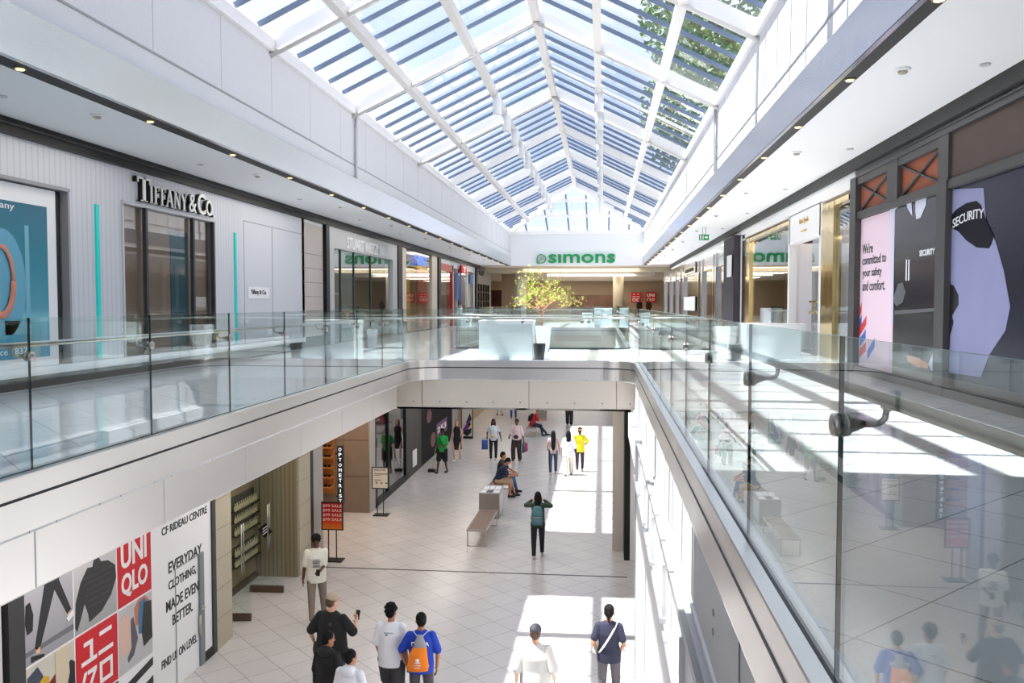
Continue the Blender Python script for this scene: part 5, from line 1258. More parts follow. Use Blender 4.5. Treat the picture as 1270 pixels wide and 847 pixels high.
def person(label, x, y, facing, h=1.72, skin='skin_m', top=(230, 230, 230), bottom=(60, 60, 60), shoes=(230, 230, 230), hair='short', hairm='hair',
           sleeve=.85, bot='trousers', fem=False, feet=None, wrists=None, lean=0, head=(0, 0), seat=None, loose=0.0, zf=ZL, cap=None, curl=.5, hem=None, near=False, vneck=False, hood=False, elbow=None, group=None, bulk=1.0, topm=None, twist=0, back_print=None):
    root = thing('person', label, 'person', (x, y, zf)); root.rotation_euler = (0, 0, facing)
    s = h/1.75; vb = .008 if near else .012; vc = .012 if near else .018; S = M[skin]
    X_, Y_, Z_ = Vector((1, 0, 0)), Vector((0, 1, 0)), Vector((0, 0, 1))
    P = Vector((0, 0, .93*s)) if seat is None else Vector((0, -.05, seat+.10))
    la = math.radians(lean); u = Vector((0, math.sin(la), math.cos(la))); f = Vector((0, math.cos(la), -math.sin(la)))
    N = P+u*.53*s; sw = (.165 if fem else .185)*s*bulk; hw = .095*s
    sh = {k: N+X_*k*sw*.97-u*.058*s for k in (-1, 1)}
    if feet is None: feet = {-1: (-.10, 0), 1: (.10, 0)}
    hips = {k: P+X_*k*hw for k in (-1, 1)}; knees = {}; ank = {}
    for k in (-1, 1):
        fx, fy = feet[k][:2]; fz = feet[k][2] if len(feet[k]) > 2 else 0
        knees[k], ank[k] = two_bone(hips[k]-Z_*.02, Vector((fx, fy, (.085*s+fz))), .425*s, .425*s, Vector((.12*k, 1, .3 if seat is not None else 0)))
    if wrists is None: wrists = {}
    elb = {}; wr = {}
    for k in (-1, 1):
        w = wrists.get(k, (.27*k, .03, .84)); w = Vector(w)*s if seat is None else Vector(w)
        pole = Vector((.35*k, -1, -.35)) if elbow is None else Vector((elbow[0]*k, elbow[1], elbow[2]))
        elb[k], wr[k] = two_bone(sh[k], w, .285*s, .255*s, pole)
    hr = Euler((math.radians(-head[1])-la*.5, 0, math.radians(head[0])), 'XYZ').to_matrix()
    hc = N+u*.145*s+f*.015*s; H = lambda v: hc+hr @ (Vector(v)*s)
    # body (one continuous skin)
    b = BM(); tf = .86
    ellipsoid(b, H((0, 0, .045)), (.076*s, .093*s, .098*s), hr); ellipsoid(b, H((0, .022, -.03)), (.058*s, .066*s, .075*s), hr)
    ellipsoid(b, H((0, .100, -.005)), (.013*s, .020*s, .022*s), hr); ellipsoid(b, H((0, .082, -.055)), (.026*s, .012*s, .010*s), hr); ellipsoid(b, H((0, .075, -.085)), (.022*s, .018*s, .016*s), hr)
    for k in (-1, 1): ellipsoid(b, H((.078*k, -.005, .01)), (.010*s, .020*s, .030*s), hr)
    capsule(b, N-u*.04*s, H((0, -.005, -.03)), .060*s*(.85 if fem else 1), .050*s*(.85 if fem else 1), 14)
    secs = [(P-u*.10*s, .10, .08), (P, .145, .10), (P+u*.18*s, .120, .085), (P+u*.36*s, .135, .09), (N-u*.07*s, .125, .070), (N-u*.0*s, .06, .055)]
    loft(b, [(c, rx*s, ry*s, X_, f) for c, rx, ry in secs])
    lk = .72 if bot in ('trousers', 'wide', 'slim') else 1
    for k in (-1, 1):
        capsule(b, sh[k]-u*.012*s, elb[k], .038*s, .036*s); capsule(b, elb[k], wr[k], .038*s, .025*s, flat=None)
        d = (wr[k]-elb[k]).normalized(); cu = curl[k] if isinstance(curl, dict) else curl
        bk = Vector((k, .2, .1)) if abs(d.z) > .6 else Vector((.3*k, -.3, 1 if seat is None and wrists.get(k, (0, 0, 0))[2] < 1.4 else .2))
        if abs(d.z) <= .6: bk = Vector((.5*k, .5, -.6)) if (isinstance(curl, dict) and curl[k] > .8) else bk
        hand(b, wr[k], d, bk, -k if abs(d.z) > .6 else k, cu, s)
        capsule(b, hips[k], knees[k], .078*s*lk, .052*s*lk); capsule(b, knees[k], ank[k], .053*s*lk, .036*s*lk)
        q = knees[k].lerp(ank[k], .3); ellipsoid(b, q-Y_*.018*s*lk, (.046*s*lk, .05*s*lk, .11*s)); 
        capsule(b, ank[k]-Z_*.02*s, Vector((feet[k][0], feet[k][1]+.08*s, ank[k].z-.035*s)), .034*s, .026*s)
    soft('body', b, S, root, vb)
    for k in (-1, 1):
        b = BM(); ellipsoid(b, H((.030*k, .081, .022)), (.012*s, .008*s, .007*s), hr, 10, 6); soft('eye', b, M['dark'], root, 0)
    b = BM(); ellipsoid(b, H((0, .092, -.056)), (.022*s, .006*s, .006*s), hr, 10, 6); soft('mouth', b, mat('lip', srgb(150, 80, 75), .5) if 'lip' not in M else M['lip'], root, 0)
    # hair
    hm = M[hairm]
    if hair and hair != 'bald':
        b = BM(); ellipsoid(b, H((0, -.014, .062)), (.086*s, .097*s, .092*s), hr); ellipsoid(b, H((0, -.045, .02)), (.079*s, .068*s, .085*s), hr)
        if hair == 'curly':
            rr = random.Random(hash(label) % 1000 if False else len(label))
            for _ in range(70):
                a = rr.uniform(0, 2*PI); e = rr.uniform(-.1, 1.45); v = (math.cos(a)*math.cos(e)*.088, -.016+math.sin(a)*math.cos(e)*.098, .065+math.sin(e)*.095)
                if v[1] > .055 and v[2] < .07: continue
                ellipsoid(b, H(v), (.020*s,)*3, None, 8, 5)
        if hair == 'tousled':
            rr = random.Random(len(label)+3)
            for _ in range(36):
                a = rr.uniform(0, 2*PI); e = rr.uniform(.1, 1.45); v = (math.cos(a)*math.cos(e)*.086, -.012+math.sin(a)*math.cos(e)*.095, .07+math.sin(e)*.090)
                ellipsoid(b, H(v), (.026*s, .026*s, .020*s), None, 8, 5)
        if hair in ('long', 'verylong'):
            L = .30 if hair == 'long' else .48
            secs = [(H((0, -.055, .06)), .080, .055), (H((0, -.075, -.06)), .085, .050), (N-f*.085*s-u*(.02*s), .10, .045), (N-f*.12*s-u*(L-.10)*s, .085, .035), (N-f*.12*s-u*L*s, .04, .02)]
            loft(b, [(c, rx*s, ry*s, X_, f) for c, rx, ry in secs])
            for k in (-1, 1): capsule(b, H((.072*k, .0, .02)), N+X_*.085*k*s+f*.03*s-u*.08*s, .026*s, .022*s)
        if hair == 'bun':
            ellipsoid(b, H((0, -.095, .02)), (.035*s, .035*s, .045*s), hr); capsule(b, H((0, -.085, -.01)), H((0, -.10, -.11)), .026*s, .012*s)
        if hair == 'pony':
            capsule(b, H((.0, -.10, .07)), N-f*.13*s-u*.10*s, .030*s, .035*s); capsule(b, N-f*.13*s-u*.10*s, N-f*.12*s-u*.30*s, .035*s, .012*s)
        soft('hair', b, hm, root, vb*1.1, 2)
    if cap:
        b = BM(); ellipsoid(b, H((0, -.008, .078)), (.090*s, .102*s, .080*s), hr, 20, 12); 
        br = 1 if cap[1] > 0 else -1
        loft(b, [(H((0, .05, .062)), .072*s, .030*s, hr @ X_, hr @ Y_), (H((0, .085, .070)), .070*s, .075*s, hr @ X_, hr @ Y_), (H((0, .09, .062)), .070*s, .075*s, hr @ X_, hr @ Y_)])
        o = soft('cap', b, cmat(*cap[0]), root, vb, 2)
    # clothes
    T = topm or cmat(*top); B = cmat(*bottom); lz = loose
    hemv = hem if hem is not None else (-.10 if bot != 'dress' else -.02)
    b = BM()
    secs = [(P+u*hemv*s, .165+lz, .125+lz*.8), (P+u*.05*s, .168+lz, .125+lz*.8), (P+u*.18*s, (.135 if fem else .158)+lz, .105+lz*.8), (P+u*.36*s, (.160 if fem else .180)+lz*.6, .128+lz*.4), (N-u*.10*s, (.160 if fem else .182)+lz*.2, .112), (N-u*.05*s, (.145 if fem else .165)+lz*.1, .095), (N-u*.005*s, .120, .078), (N+u*.025*s, .068, .062)]
    loft(b, [(c, rx*s*bulk, ry*s*bulk, X_, f) for c, rx, ry in secs], 20)
    for k in (-1, 1):
        if sleeve > 0:
            capsule(b, sh[k]-X_*k*.010*s-u*.004*s, sh[k].lerp(elb[k], min(1, sleeve)), (.064+lz*.12)*s, (.056+lz*.45)*s)
            if sleeve > 1: capsule(b, elb[k], elb[k].lerp(wr[k], min(1, sleeve-1)), .056*s, .042*s)
    if hood: ellipsoid(b, N-f*.085*s+u*.0*s, (.115*s, .07*s, .075*s)); ellipsoid(b, N-f*.05*s+u*.03*s, (.105*s, .08*s, .05*s))
    soft({'dress': 'dress'}.get(bot, 'shirt'), b, T, root, vc)
    b = BM()
    if bot in ('trousers', 'wide', 'shorts', 'slim'):
        ex = {'trousers': .0, 'wide': .028, 'shorts': .022, 'slim': .0}[bot]
        loft(b, [(P-Z_*.10*s, (.150+ex*.5)*s, (.115+ex*.4)*s, X_, Y_), (P-Z_*.02*s, (.158+ex*.4)*s*bulk, (.122+ex*.3)*s, X_, Y_), (P+u*.09*s, .150*s*bulk, .112*s, X_, f)], 18)
        for k in (-1, 1):
            if bot == 'shorts': q = hips[k].lerp(knees[k], .92); capsule(b, hips[k]-Z_*.02*s, q, (.102+ex)*s, (.086+ex)*s)
            else:
                capsule(b, hips[k]-Z_*.02*s, knees[k], (.098+ex)*s, (.074+ex)*s); q = knees[k].lerp(ank[k], .93); capsule(b, knees[k], q, (.074+ex)*s, (.055+ex*1.3)*s)
        soft('trousers' if bot != 'shorts' else 'shorts', b, B, root, vc)
    elif bot == 'dress':
        loft(b, [(P-Z_*.42*s, .21*s, .17*s, X_, Y_), (P-Z_*.15*s, .185*s, .15*s, X_, Y_), (P+u*.02*s, .172*s, .132*s, X_, f), (P+u*.12*s, .14*s, .11*s, X_, f)], 18)
        soft('skirt', b, B, root, vc)
    else: b.free()
    for k in (-1, 1):
        b = BM(); fx, fy = feet[k][:2]; z0 = ank[k].z-.085*s
        c = Vector((fx, fy, z0)); 
        ellipsoid(b, c+Vector((0, .075*s, .040*s)), (.046*s, .125*s, .038*s)); ellipsoid(b, c+Vector((0, -.01, .055*s)), (.040*s, .055*s, .055*s)); 
        loft(b, [(c+Vector((0, .06*s, .004)), .044*s, .132*s, X_, Y_), (c+Vector((0, .06*s, .03*s)), .044*s, .132*s, X_, Y_)])
        soft('shoe', b, cmat(*shoes, rough=.6), root, vc*.7, 1)
    info = dict(root=root, N=N, P=P, u=u, f=f, s=s, wr=wr, elb=elb, sh=sh, H=H, hips=hips, hc=hc)
    return info
def W(info, v):   # local -> world point of that figure
    r = info['root']; return Matrix.Translation(r.location) @ Matrix.Rotation(r.rotation_euler.z, 4, 'Z') @ Vector(v)
def carried(name, label, cat, info, parts, anchor):
    """object held or worn as luggage: its own top-level thing in the figure's frame"""
    a = W(info, anchor); t = thing(name, label, cat, a); t.rotation_euler = (0, 0, info['root'].rotation_euler.z)
    for nm, b, m, vox in parts:
        for v in b.verts: v.co -= Vector(anchor)
        soft(nm, b, m, t, vox, 2)
    return t
M['lip'] = mat('lip', srgb(150, 85, 78), .5)
def phone(info, k, label, fwd=.09, up=.03, tilt=0.3):
    w = info['wr'][k]; d = (w-info['elb'][k]).normalized(); c = w+d*.10+Vector((0, 0, up)); b = BM()
    bar(b, c-Vector((0, .0, .07)), c+Vector((0, .05, .07)), .072, .009, (0, 1, 0)); return carried('phone', label, 'phone', info, [('phone_case', b, M['dark'], 0)], c)
def strap(info, k, m, width=.028, low=.0, name='strap'):
    """cross-body strap ring from shoulder k to the opposite hip, as child of the body"""
    N, P, f, u, s = info['N'], info['P'], info['f'], info['u'], info['s']; X_ = Vector((1, 0, 0)); b = BM(); pts = []
    for i in range(33):
        a = 2*PI*i/32; t = (math.cos(a)+1)/2         # 1 top, 0 bottom
        c = P+u*(low+.03)*s+(N-u*.0-P-u*(low+.03)*s)*t; xo = X_*k*(.13*t-.17*(1-t))*s
        rad = (.150-.07*t**6)*s; pts.append(c+xo+f*math.sin(a)*rad)
    ringed(b, pts, [width/2]*len(pts), 8, True); soft(name, b, m, info['root'], 0)

def ft(px, py): return onF(px, py)
def top_at(px, py, h):  # figure whose head top is at the pixel
    Z = ZL+h; x, y = onZ(px, py, Z); return x, y
D = math.radians
# 1 man with phone facing the camera
x, y = ft(393, 770)
p = person('person in cream printed T-shirt and taupe trousers looking down at a phone', x, y, PI+.35, 1.74, 'skin_d', (222, 218, 205), (128, 116, 104), (225, 222, 215), 'curly', near=True, feet={-1: (-.15, -.18), 1: (.10, .20)}, wrists={-1: (-.06, .27, 1.08), 1: (.26, .0, .86)}, head=(0, 28), loose=.03, bot='trousers', curl={-1: .9, 1: .5}, hem=-.13)
phone(p, -1, 'dark phone held by the person in the cream printed T-shirt')
b = BM(); f_ = p['f']; c = p['N']-p['u']*.24+f_*.168
for dz, w in ((.06, .12), (.03, .16), (.0, .14), (-.04, .12), (-.07, .15)): bar(b, c+Vector((-w/2, 0, dz)), c+Vector((w/2, 0, dz)), .006, .016, (0, 0, 1))
soft('shirt_print', b, cmat(95, 100, 112), p['root'], 0)
# 2 man in black with beige cap
x, y = top_at(411, 735, 1.80)
p = person('person in black T-shirt and beige flat cap seen from behind holding up a phone', x, y, -.25, 1.78, 'skin_l', (22, 22, 24), (52, 66, 88), (40, 40, 42), 'short', 'hairbr', near=True, wrists={1: (.30, .22, 1.28), -1: (-.33, .02, .95)}, head=(-20, 8), loose=.05, bulk=1.18, cap=((178, 160, 138), 1), curl={1: .9, -1: .5}, hem=-.14)
phone(p, 1, 'black phone held up by the person in the beige flat cap')
strap(p, -1, M['dark'], .05)
b = BM(); ellipsoid(b, (.24, .0, .86), (.07, .10, .12)); b2 = BM(); ellipsoid(b2, (.30, -.02, .84), (.03, .07, .08)); carried('camera_bag', 'black and brown camera bag at the hip of the person in the flat cap', 'bag', p, [('bag_body', b, M['dark'], .012), ('bag_pocket', b2, cmat(150, 120, 80), .012)], (.24, 0, .86))
b = BM(); ellipsoid(b, (-.27, .0, .88), (.06, .09, .12)); carried('shoulder_bag', 'dark brown pouch on the left hip of the person in the flat cap', 'bag', p, [('bag_body', b, cmat(60, 48, 36), .012)], (-.27, 0, .88))
b = BM(); ringed(b, [p['N']-p['f']*.14-p['u']*.13+Vector((.06, 0, 0)), p['N']-p['f']*.155-p['u']*.13+Vector((.06, 0, 0))], [.022, .022], 14); soft('strap_badge', b, cmat(70, 70, 74), p['root'], 0)
# 3 and 4 boys at the bottom
x, y = top_at(406, 781, 1.66)
person('person in black hoodie seen from behind at the bottom of the lower floor', x, y, -.35, 1.64, 'skin_m', (20, 20, 22), (30, 30, 34), (200, 200, 200), 'short', near=True, wrists={1: (.20, .22, 1.02)}, head=(-30, 6), loose=.035, sleeve=1.95, hood=True)
x, y = top_at(434, 804, 1.62)
person('person in open white hoodie over black shirt, nearest to the camera', x, y, -.25, 1.60, 'skin_m', (220, 222, 230), (60, 60, 66), (220, 220, 220), 'short', near=True, wrists={1: (.22, .2, .98)}, head=(-25, 5), loose=.05, sleeve=1.95, hood=True)
# 5 white T-shirt
x, y = top_at(485, 747, 1.77)
p = person('person in plain white T-shirt and dark shorts walking away with curly black hair', x, y, -.05, 1.75, 'skin_m', (232, 232, 236), (62, 62, 66), (220, 220, 220), 'curly', near=True, feet={-1: (-.10, .12), 1: (.11, -.16)}, wrists={1: (.26, -.02, .86), -1: (-.22, .12, .90)}, head=(-15, -4), loose=.045, bot='shorts', hem=-.12)
b = BM(); w = p['wr'][1]; ringed(b, [w+Vector((.01, .03, -.16)), w+Vector((.01, .03, -.02)), w+Vector((.01, .03, .0)), w+Vector((.01, .03, .03))], [.032, .032, .015, .014], 14); b2 = BM(); ringed(b2, [w+Vector((.01, .03, .03)), w+Vector((.01, .03, .05))], [.017, .017], 12)
carried('water_bottle', 'clear bottle with blue cap in the hand of the person in the white T-shirt', 'bottle', p, [('bottle_body', b, cmat(190, 195, 205), 0), ('bottle_cap', b2, cmat(30, 60, 160), 0)], w)
b = BM(); c = p['N']-p['u']*.13-p['f']*.142; bar(b, c+Vector((-.07, 0, .02)), c+Vector((.07, 0, .02)), .004, .012, (0, 0, 1)); bar(b, c+Vector((-.05, 0, -.01)), c+Vector((-.01, 0, -.01)), .004, .03, (0, 0, 1)); soft('shirt_print', b, cmat(150, 165, 170), p['root'], 0)
# 6 blue T-shirt + orange drawstring bag
x, y = top_at(522, 758, 1.72)
p = person('person in royal blue T-shirt with hand in pocket carrying an orange drawstring bag', x, y, .12, 1.70, 'skin_m', (24, 62, 176), (78, 76, 84), (60, 60, 60), 'short', near=True, wrists={1: (.24, .05, .88), -1: (-.24, .08, .92)}, elbow=(1.0, -.5, 0), head=(12, -2), loose=.03)
N_, f_, u_ = p['N'], p['f'], p['u']
b = BM(); loft(b, [(N_-f_*.20-u_*.52+Vector((-.03, 0, 0)), .15, .05, Vector((1, 0, 0)), f_), (N_-f_*.215-u_*.45+Vector((-.03, 0, 0)), .165, .075, Vector((1, 0, 0)), f_), (N_-f_*.20-u_*.25+Vector((-.02, 0, 0)), .13, .065, Vector((1, 0, 0)), f_), (N_-f_*.18-u_*.16, .10, .045, Vector((1, 0, 0)), f_)])
b2 = BM(); loft(b2, [(N_-f_*.182-u_*.17, .10, .048, Vector((1, 0, 0)), f_), (N_-f_*.18-u_*.10, .085, .04, Vector((1, 0, 0)), f_), (N_-f_*.16-u_*.03, .05, .025, Vector((1, 0, 0)), f_), (N_-f_*.15-u_*.0, .06, .02, Vector((1, 0, 0)), f_)])
b3 = BM()
for k in (-1, 1): ringed(b3, [N_-f_*.16-u_*.03+Vector((.03*k, 0, 0)), N_-f_*.10+u_*.02+Vector((.09*k, 0, 0)), N_+f_*.02+u_*.0+Vector((.115*k, 0, 0)), N_+f_*.11-u_*.12+Vector((.13*k, 0, 0)), N_-f_*.0-u_*.45+Vector((.17*k, 0, 0)), N_-f_*.17-u_*.50+Vector((.10*k, 0, 0))], [.006]*6, 6)
b4 = BM(); 
for i, w_ in enumerate((.05, .09, .10, .08)): bar(b4, N_-f_*(.292)-u_*(.33+.035*i)+Vector((-.03-w_/2, 0, 0)), N_-f_*.292-u_*(.33+.035*i)+Vector((-.03+w_/2, 0, 0)), .006, .010 if i else .05, (0, 0, 1))
carried('drawstring_bag', 'orange drawstring bag with grey gathered top on the back of the person in blue', 'bag', p, [('bag_body', b, cmat(238, 128, 28), .012), ('gathered_top', b2, cmat(150, 150, 155), .012), ('cord', b3, cmat(210, 210, 210), 0), ('bag_print', b4, M['whitep'], 0)], N_-f_*.2-u_*.3)
b = BM(); text(b, 'ITALIA', lambda u0, v0, d: N_-p['f']*(.135+d)+Vector((u0, 0, 0))+p['u']*v0, -.13, .13, -.17, -.11, 0, .012, .02); soft('shirt_lettering', b, M['whitep'], p['root'], 0)
# 7 man cap grey shirt
x, y = top_at(664, 773, 1.76)
p = person('person in pale grey shirt and dark baseball cap in the sunlit patch', x, y, 0, 1.74, 'skin_l', (196, 194, 190), (150, 146, 140), (90, 90, 90), 'short', 'hairbr', near=True, wrists={1: (.27, .08, .93), -1: (-.28, .06, .90)}, loose=.05, sleeve=1.15, cap=((62, 62, 68), 1), bulk=1.05, hem=-.16)
b = BM(); ringed(b, [p['H']((.045*math.cos(a), -.098, .035+.03*math.sin(a))) for a in [PI*k/8 for k in range(9)]], [.006]*9, 6); soft('cap_strap', b, M['dark'], p['root'], 0)
# 8 woman navy
x, y = top_at(755.5, 748, 1.70)
p = person('person in navy T-shirt and charcoal trousers with a white crossbody strap', x, y, -.05, 1.68, 'skin_m', (34, 36, 58), (84, 80, 86), (220, 220, 220), 'bun', near=True, fem=True, wrists={1: (.20, .14, 1.0), -1: (-.22, .12, 1.0)}, loose=.015, bulk=1.08, sleeve=.7)
strap(p, 1, M['whitep'], .03)
b = BM(); ellipsoid(b, (-.21, .06, .93), (.05, .07, .055)); carried('handbag', 'small cream handbag at the hip of the person in navy', 'bag', p, [('bag_body', b, cmat(215, 208, 190), .01)], (-.21, .06, .93))
# 9 woman with backpack, hands raised
x, y = ft(667, 692)
p = person('person with long dark hair and teal backpack raising both hands to the head', x, y, 0, 1.66, 'skin_m', (44, 66, 52), (26, 28, 38), (200, 190, 180), 'long', 'hair', fem=True, near=True, feet={-1: (-.09, -.12), 1: (.09, .22)}, wrists={1: (.15, .14, 1.50), -1: (-.15, .14, 1.50)}, elbow=(1, -.2, -1.3), loose=.015, sleeve=1.9, curl=.8, bot='trousers')
N_, f_, u_ = p['N'], p['f'], p['u']
b = BM(); loft(b, [(N_-f_*.21-u_*.50, .12, .08, Vector((1, 0, 0)), f_), (N_-f_*.225-u_*.42, .145, .10, Vector((1, 0, 0)), f_), (N_-f_*.215-u_*.20, .14, .095, Vector((1, 0, 0)), f_), (N_-f_*.19-u_*.08, .11, .07, Vector((1, 0, 0)), f_), (N_-f_*.18-u_*.04, .06, .04, Vector((1, 0, 0)), f_)])
b2 = BM(); loft(b2, [(N_-f_*.30-u_*.46, .10, .04, Vector((1, 0, 0)), f_), (N_-f_*.315-u_*.38, .115, .045, Vector((1, 0, 0)), f_), (N_-f_*.30-u_*.28, .11, .035, Vector((1, 0, 0)), f_)])
b3 = BM()
for k in (-1, 1): ringed(b3, [N_-f_*.15-u_*.05+Vector((.08*k, 0, 0)), N_-f_*.05+u_*.03+Vector((.10*k, 0, 0)), N_+f_*.08-u_*.05+Vector((.12*k, 0, 0)), N_+f_*.11-u_*.20+Vector((.14*k, 0, 0)), N_-f_*.05-u_*.40+Vector((.16*k, 0, 0)), N_-f_*.17-u_*.44+Vector((.12*k, 0, 0))], [.016]*6, 8)
b4 = BM(); bar(b4, N_-f_*.345-u_*.29+Vector((-.09, 0, 0)), N_-f_*.345-u_*.29+Vector((.09, 0, 0)), .008, .01, (0, 0, 1))
carried('backpack', 'teal backpack on the back of the person with raised hands', 'backpack', p, [('bag_body', b, cmat(78, 118, 128), .012), ('front_pocket', b2, cmat(92, 128, 138), .012), ('shoulder_strap', b3, cmat(60, 80, 88), 0), ('zip', b4, cmat(200, 150, 80), 0)], N_-f_*.2-u_*.3)
# 10, 11 seated pair
bx, by = ft(617, 619); bench('bench with two seated people just beyond the metal bin', (bx-.05, by+.75), -.02, 1.7, .46)
p = person('seated person in navy T-shirt and khaki shorts leaning over a phone', bx+.02, by+.35, -PI/2+.12, 1.74, 'skin_m', (26, 34, 66), (176, 150, 118), (24, 24, 26), 'short', near=True, seat=.45, lean=26, head=(0, 30), feet={-1: (-.12, .50), 1: (.10, .34)}, wrists={1: (.10, .48, .72), -1: (-.06, .50, .72)}, bot='shorts', loose=.03, curl=.9)
phone(p, 1, 'phone held by the seated person in navy behind the metal bin')
p = person('seated person in black T-shirt behind the one leaning over a phone', bx+.0, by+1.05, -PI/2-.1, 1.76, 'skin_m', (34, 34, 40), (70, 100, 140), (30, 30, 32), 'short', near=False, seat=.45, lean=8, head=(10, 5), feet={-1: (-.12, .50), 1: (.12, .42)}, wrists={1: (.08, .40, .70), -1: (-.08, .42, .70)}, loose=.02, curl=.8)
b = BM(); loft(b, [(Vector((.25, -.12, .02)), .13, .09, Vector((1, 0, 0)), Vector((0, 1, 0))), (Vector((.25, -.12, .30)), .12, .09, Vector((1, 0, 0)), Vector((0, 1, 0))), (Vector((.25, -.12, .38)), .05, .04, Vector((1, 0, 0)), Vector((0, 1, 0)))])
# 12 green shirt
x, y = ft(549, 586)
p = person('person in bright green T-shirt and black shorts near the dark advertising wall', x, y, PI-.3, 1.66, 'skin_d', (28, 158, 72), (20, 20, 22), (18, 18, 20), 'short', fem=False, feet={-1: (-.12, -.12), 1: (.12, .20)}, wrists={1: (.14, .22, 1.08), -1: (-.10, .24, 1.08)}, loose=.03, bot='shorts', head=(5, 20), curl=.9)
strap(p, 1, M['dark'], .03)
wx, wy = ft(536, 569); t = thing('lobby_dustpan', 'long handled dustpan leaning beside the person in green', 'dustpan', (x-.42, y+.05, ZL))
b = BM(); box(b, x-.56, x-.30, y-.02, y+.20, ZL, ZL+.10); finish('pan', b, M['dark'], t); b = BM(); ringed(b, [(x-.42, y+.18, ZL+.05), (x-.24, y-.08, ZL+.98)], [.012]*2, 8); finish('handle', b, M['nickel'], t)
# 13 black dress
x, y = ft(567, 572)
person('person with blond hair in sleeveless black dress and white trainers', x, y, PI-.15, 1.66, 'skin_l', (24, 24, 28), (24, 24, 28), (235, 235, 235), 'long', 'blond', fem=True, feet={-1: (-.13, 0), 1: (.11, .05)}, wrists={1: (.28, .03, .88), -1: (-.26, .05, .88)}, sleeve=0, bot='dress') if 'blond' in M else None
# 14 white top
x, y = ft(612, 570)
p = person('person in white T-shirt and black leggings carrying a blue paper bag', x, y, PI+.1, 1.66, 'skin_d', (215, 222, 228), (26, 26, 30), (225, 215, 205), 'long', 'hair', fem=True, feet={-1: (-.10, .0), 1: (.10, .16)}, wrists={1: (.26, .12, 1.02), -1: (-.32, .0, .92)}, loose=.02, bot='slim', sleeve=.7)
w = p['wr'][1]
b = BM(); box(b, w.x-.03, w.x+.22, w.y-.02, w.y+.10, w.z-.52, w.z-.14); b2 = BM(); ringed(b2, [w+Vector((.03, .04, -.14)), w+Vector((.03, .04, -.06)), w+Vector((.14, .04, -.06)), w+Vector((.14, .04, -.14))], [.006]*4, 6)
carried('paper_bag', 'blue paper carrier bag hanging from the arm of the person in the white T-shirt', 'bag', p, [('bag_body', b, cmat(54, 88, 160), 0), ('handle', b2, cmat(54, 88, 160), 0)], w+Vector((.09, .04, -.5)))
b = BM(); ellipsoid(b, (0.02, .17, .98), (.10, .04, .06)); carried('waist_bag', 'small cream bag at the waist of the person in the white T-shirt', 'bag', p, [('bag_body', b, cmat(222, 205, 150), .012)], (.02, .17, .98))
# 15 pink shirt
x, y = ft(641, 571)
p = person('person in pale pink shirt and wide dark brown trousers holding shopping bags', x, y, PI-.2, 1.68, 'skin_d', (228, 202, 205), (60, 46, 46), (70, 30, 30), 'short', 'hair', fem=True, feet={-1: (-.13, .0), 1: (.12, .1)}, wrists={1: (.24, .26, 1.04), -1: (-.30, .03, .88)}, loose=.035, bot='wide', sleeve=1.3, bulk=1.08, hem=-.06)
b = BM(); ellipsoid(b, (-.02, .19, .98), (.11, .05, .08)); carried('waist_bag', 'dark waist bag worn by the person in the pale pink shirt', 'bag', p, [('bag_body', b, cmat(52, 46, 58), .012)], (-.02, .19, .98))
w = p['wr'][-1]
for i, (c_, dx, nm) in enumerate((((40, 70, 62), 0, 'dark green'), ((60, 150, 170), .07, 'turquoise'), ((190, 40, 90), .13, 'magenta'))):
    b = BM(); box(b, w.x-.03-dx, w.x+.02-dx, w.y-.12, w.y+.14, w.z-.50+.03*i, w.z-.12); b2 = BM(); ringed(b2, [w+Vector((-dx, -.05, -.12)), w+Vector((-dx*.5, 0, -.05)), w+Vector((-dx, .06, -.12))], [.006]*3, 6)
    carried('paper_bag', '%s paper shopping bag in the hand of the person in pale pink' % nm, 'bag', p, [('bag_body', b, cmat(*c_), 0), ('handle', b2, cmat(*c_), 0)], (w.x-dx, w.y, w.z-.4))
# 16 seated red
x, y = ft(661, 541); bench('bench under the person in the red T-shirt, beyond the bridge', (x-.05, y+.5), -.03, 1.6, .46)
p = person('seated person in dark red T-shirt and jeans looking down, facing right', x+.0, y+.30, -PI/2, 1.72, 'skin_m', (168, 34, 44), (36, 44, 66), (24, 24, 26), 'short', seat=.46, lean=22, head=(0, 30), feet={-1: (-.12, .62), 1: (.10, .44)}, wrists={1: (.08, .46, .74), -1: (-.08, .46, .74)}, loose=.03, curl=.9)
N_, f_, u_ = p['N'], p['f'], p['u']; b = BM(); loft(b, [(N_-f_*.19-u_*.46, .12, .09, Vector((1, 0, 0)), f_), (N_-f_*.21-u_*.25, .14, .11, Vector((1, 0, 0)), f_), (N_-f_*.17-u_*.06, .09, .06, Vector((1, 0, 0)), f_)])
carried('backpack', 'black backpack on the seated person in the dark red T-shirt', 'backpack', p, [('bag_body', b, M['dark'], .015)], N_-f_*.2-u_*.3)
b = BM(); bx_, by_ = ft(672, 522); box(b, bx_-.3, bx_+.25, by_, by_+.5, ZL, ZL+1.05); box(b, bx_-.32, bx_+.27, by_-.02, by_+.52, ZL+1.05, ZL+1.08); tag(finish('waste_bin', b, mat('far_bin', srgb(150, 146, 142), .4, metal=.4)), 'boxy grey metal bin behind the bench with the red T-shirt person', 'bin')
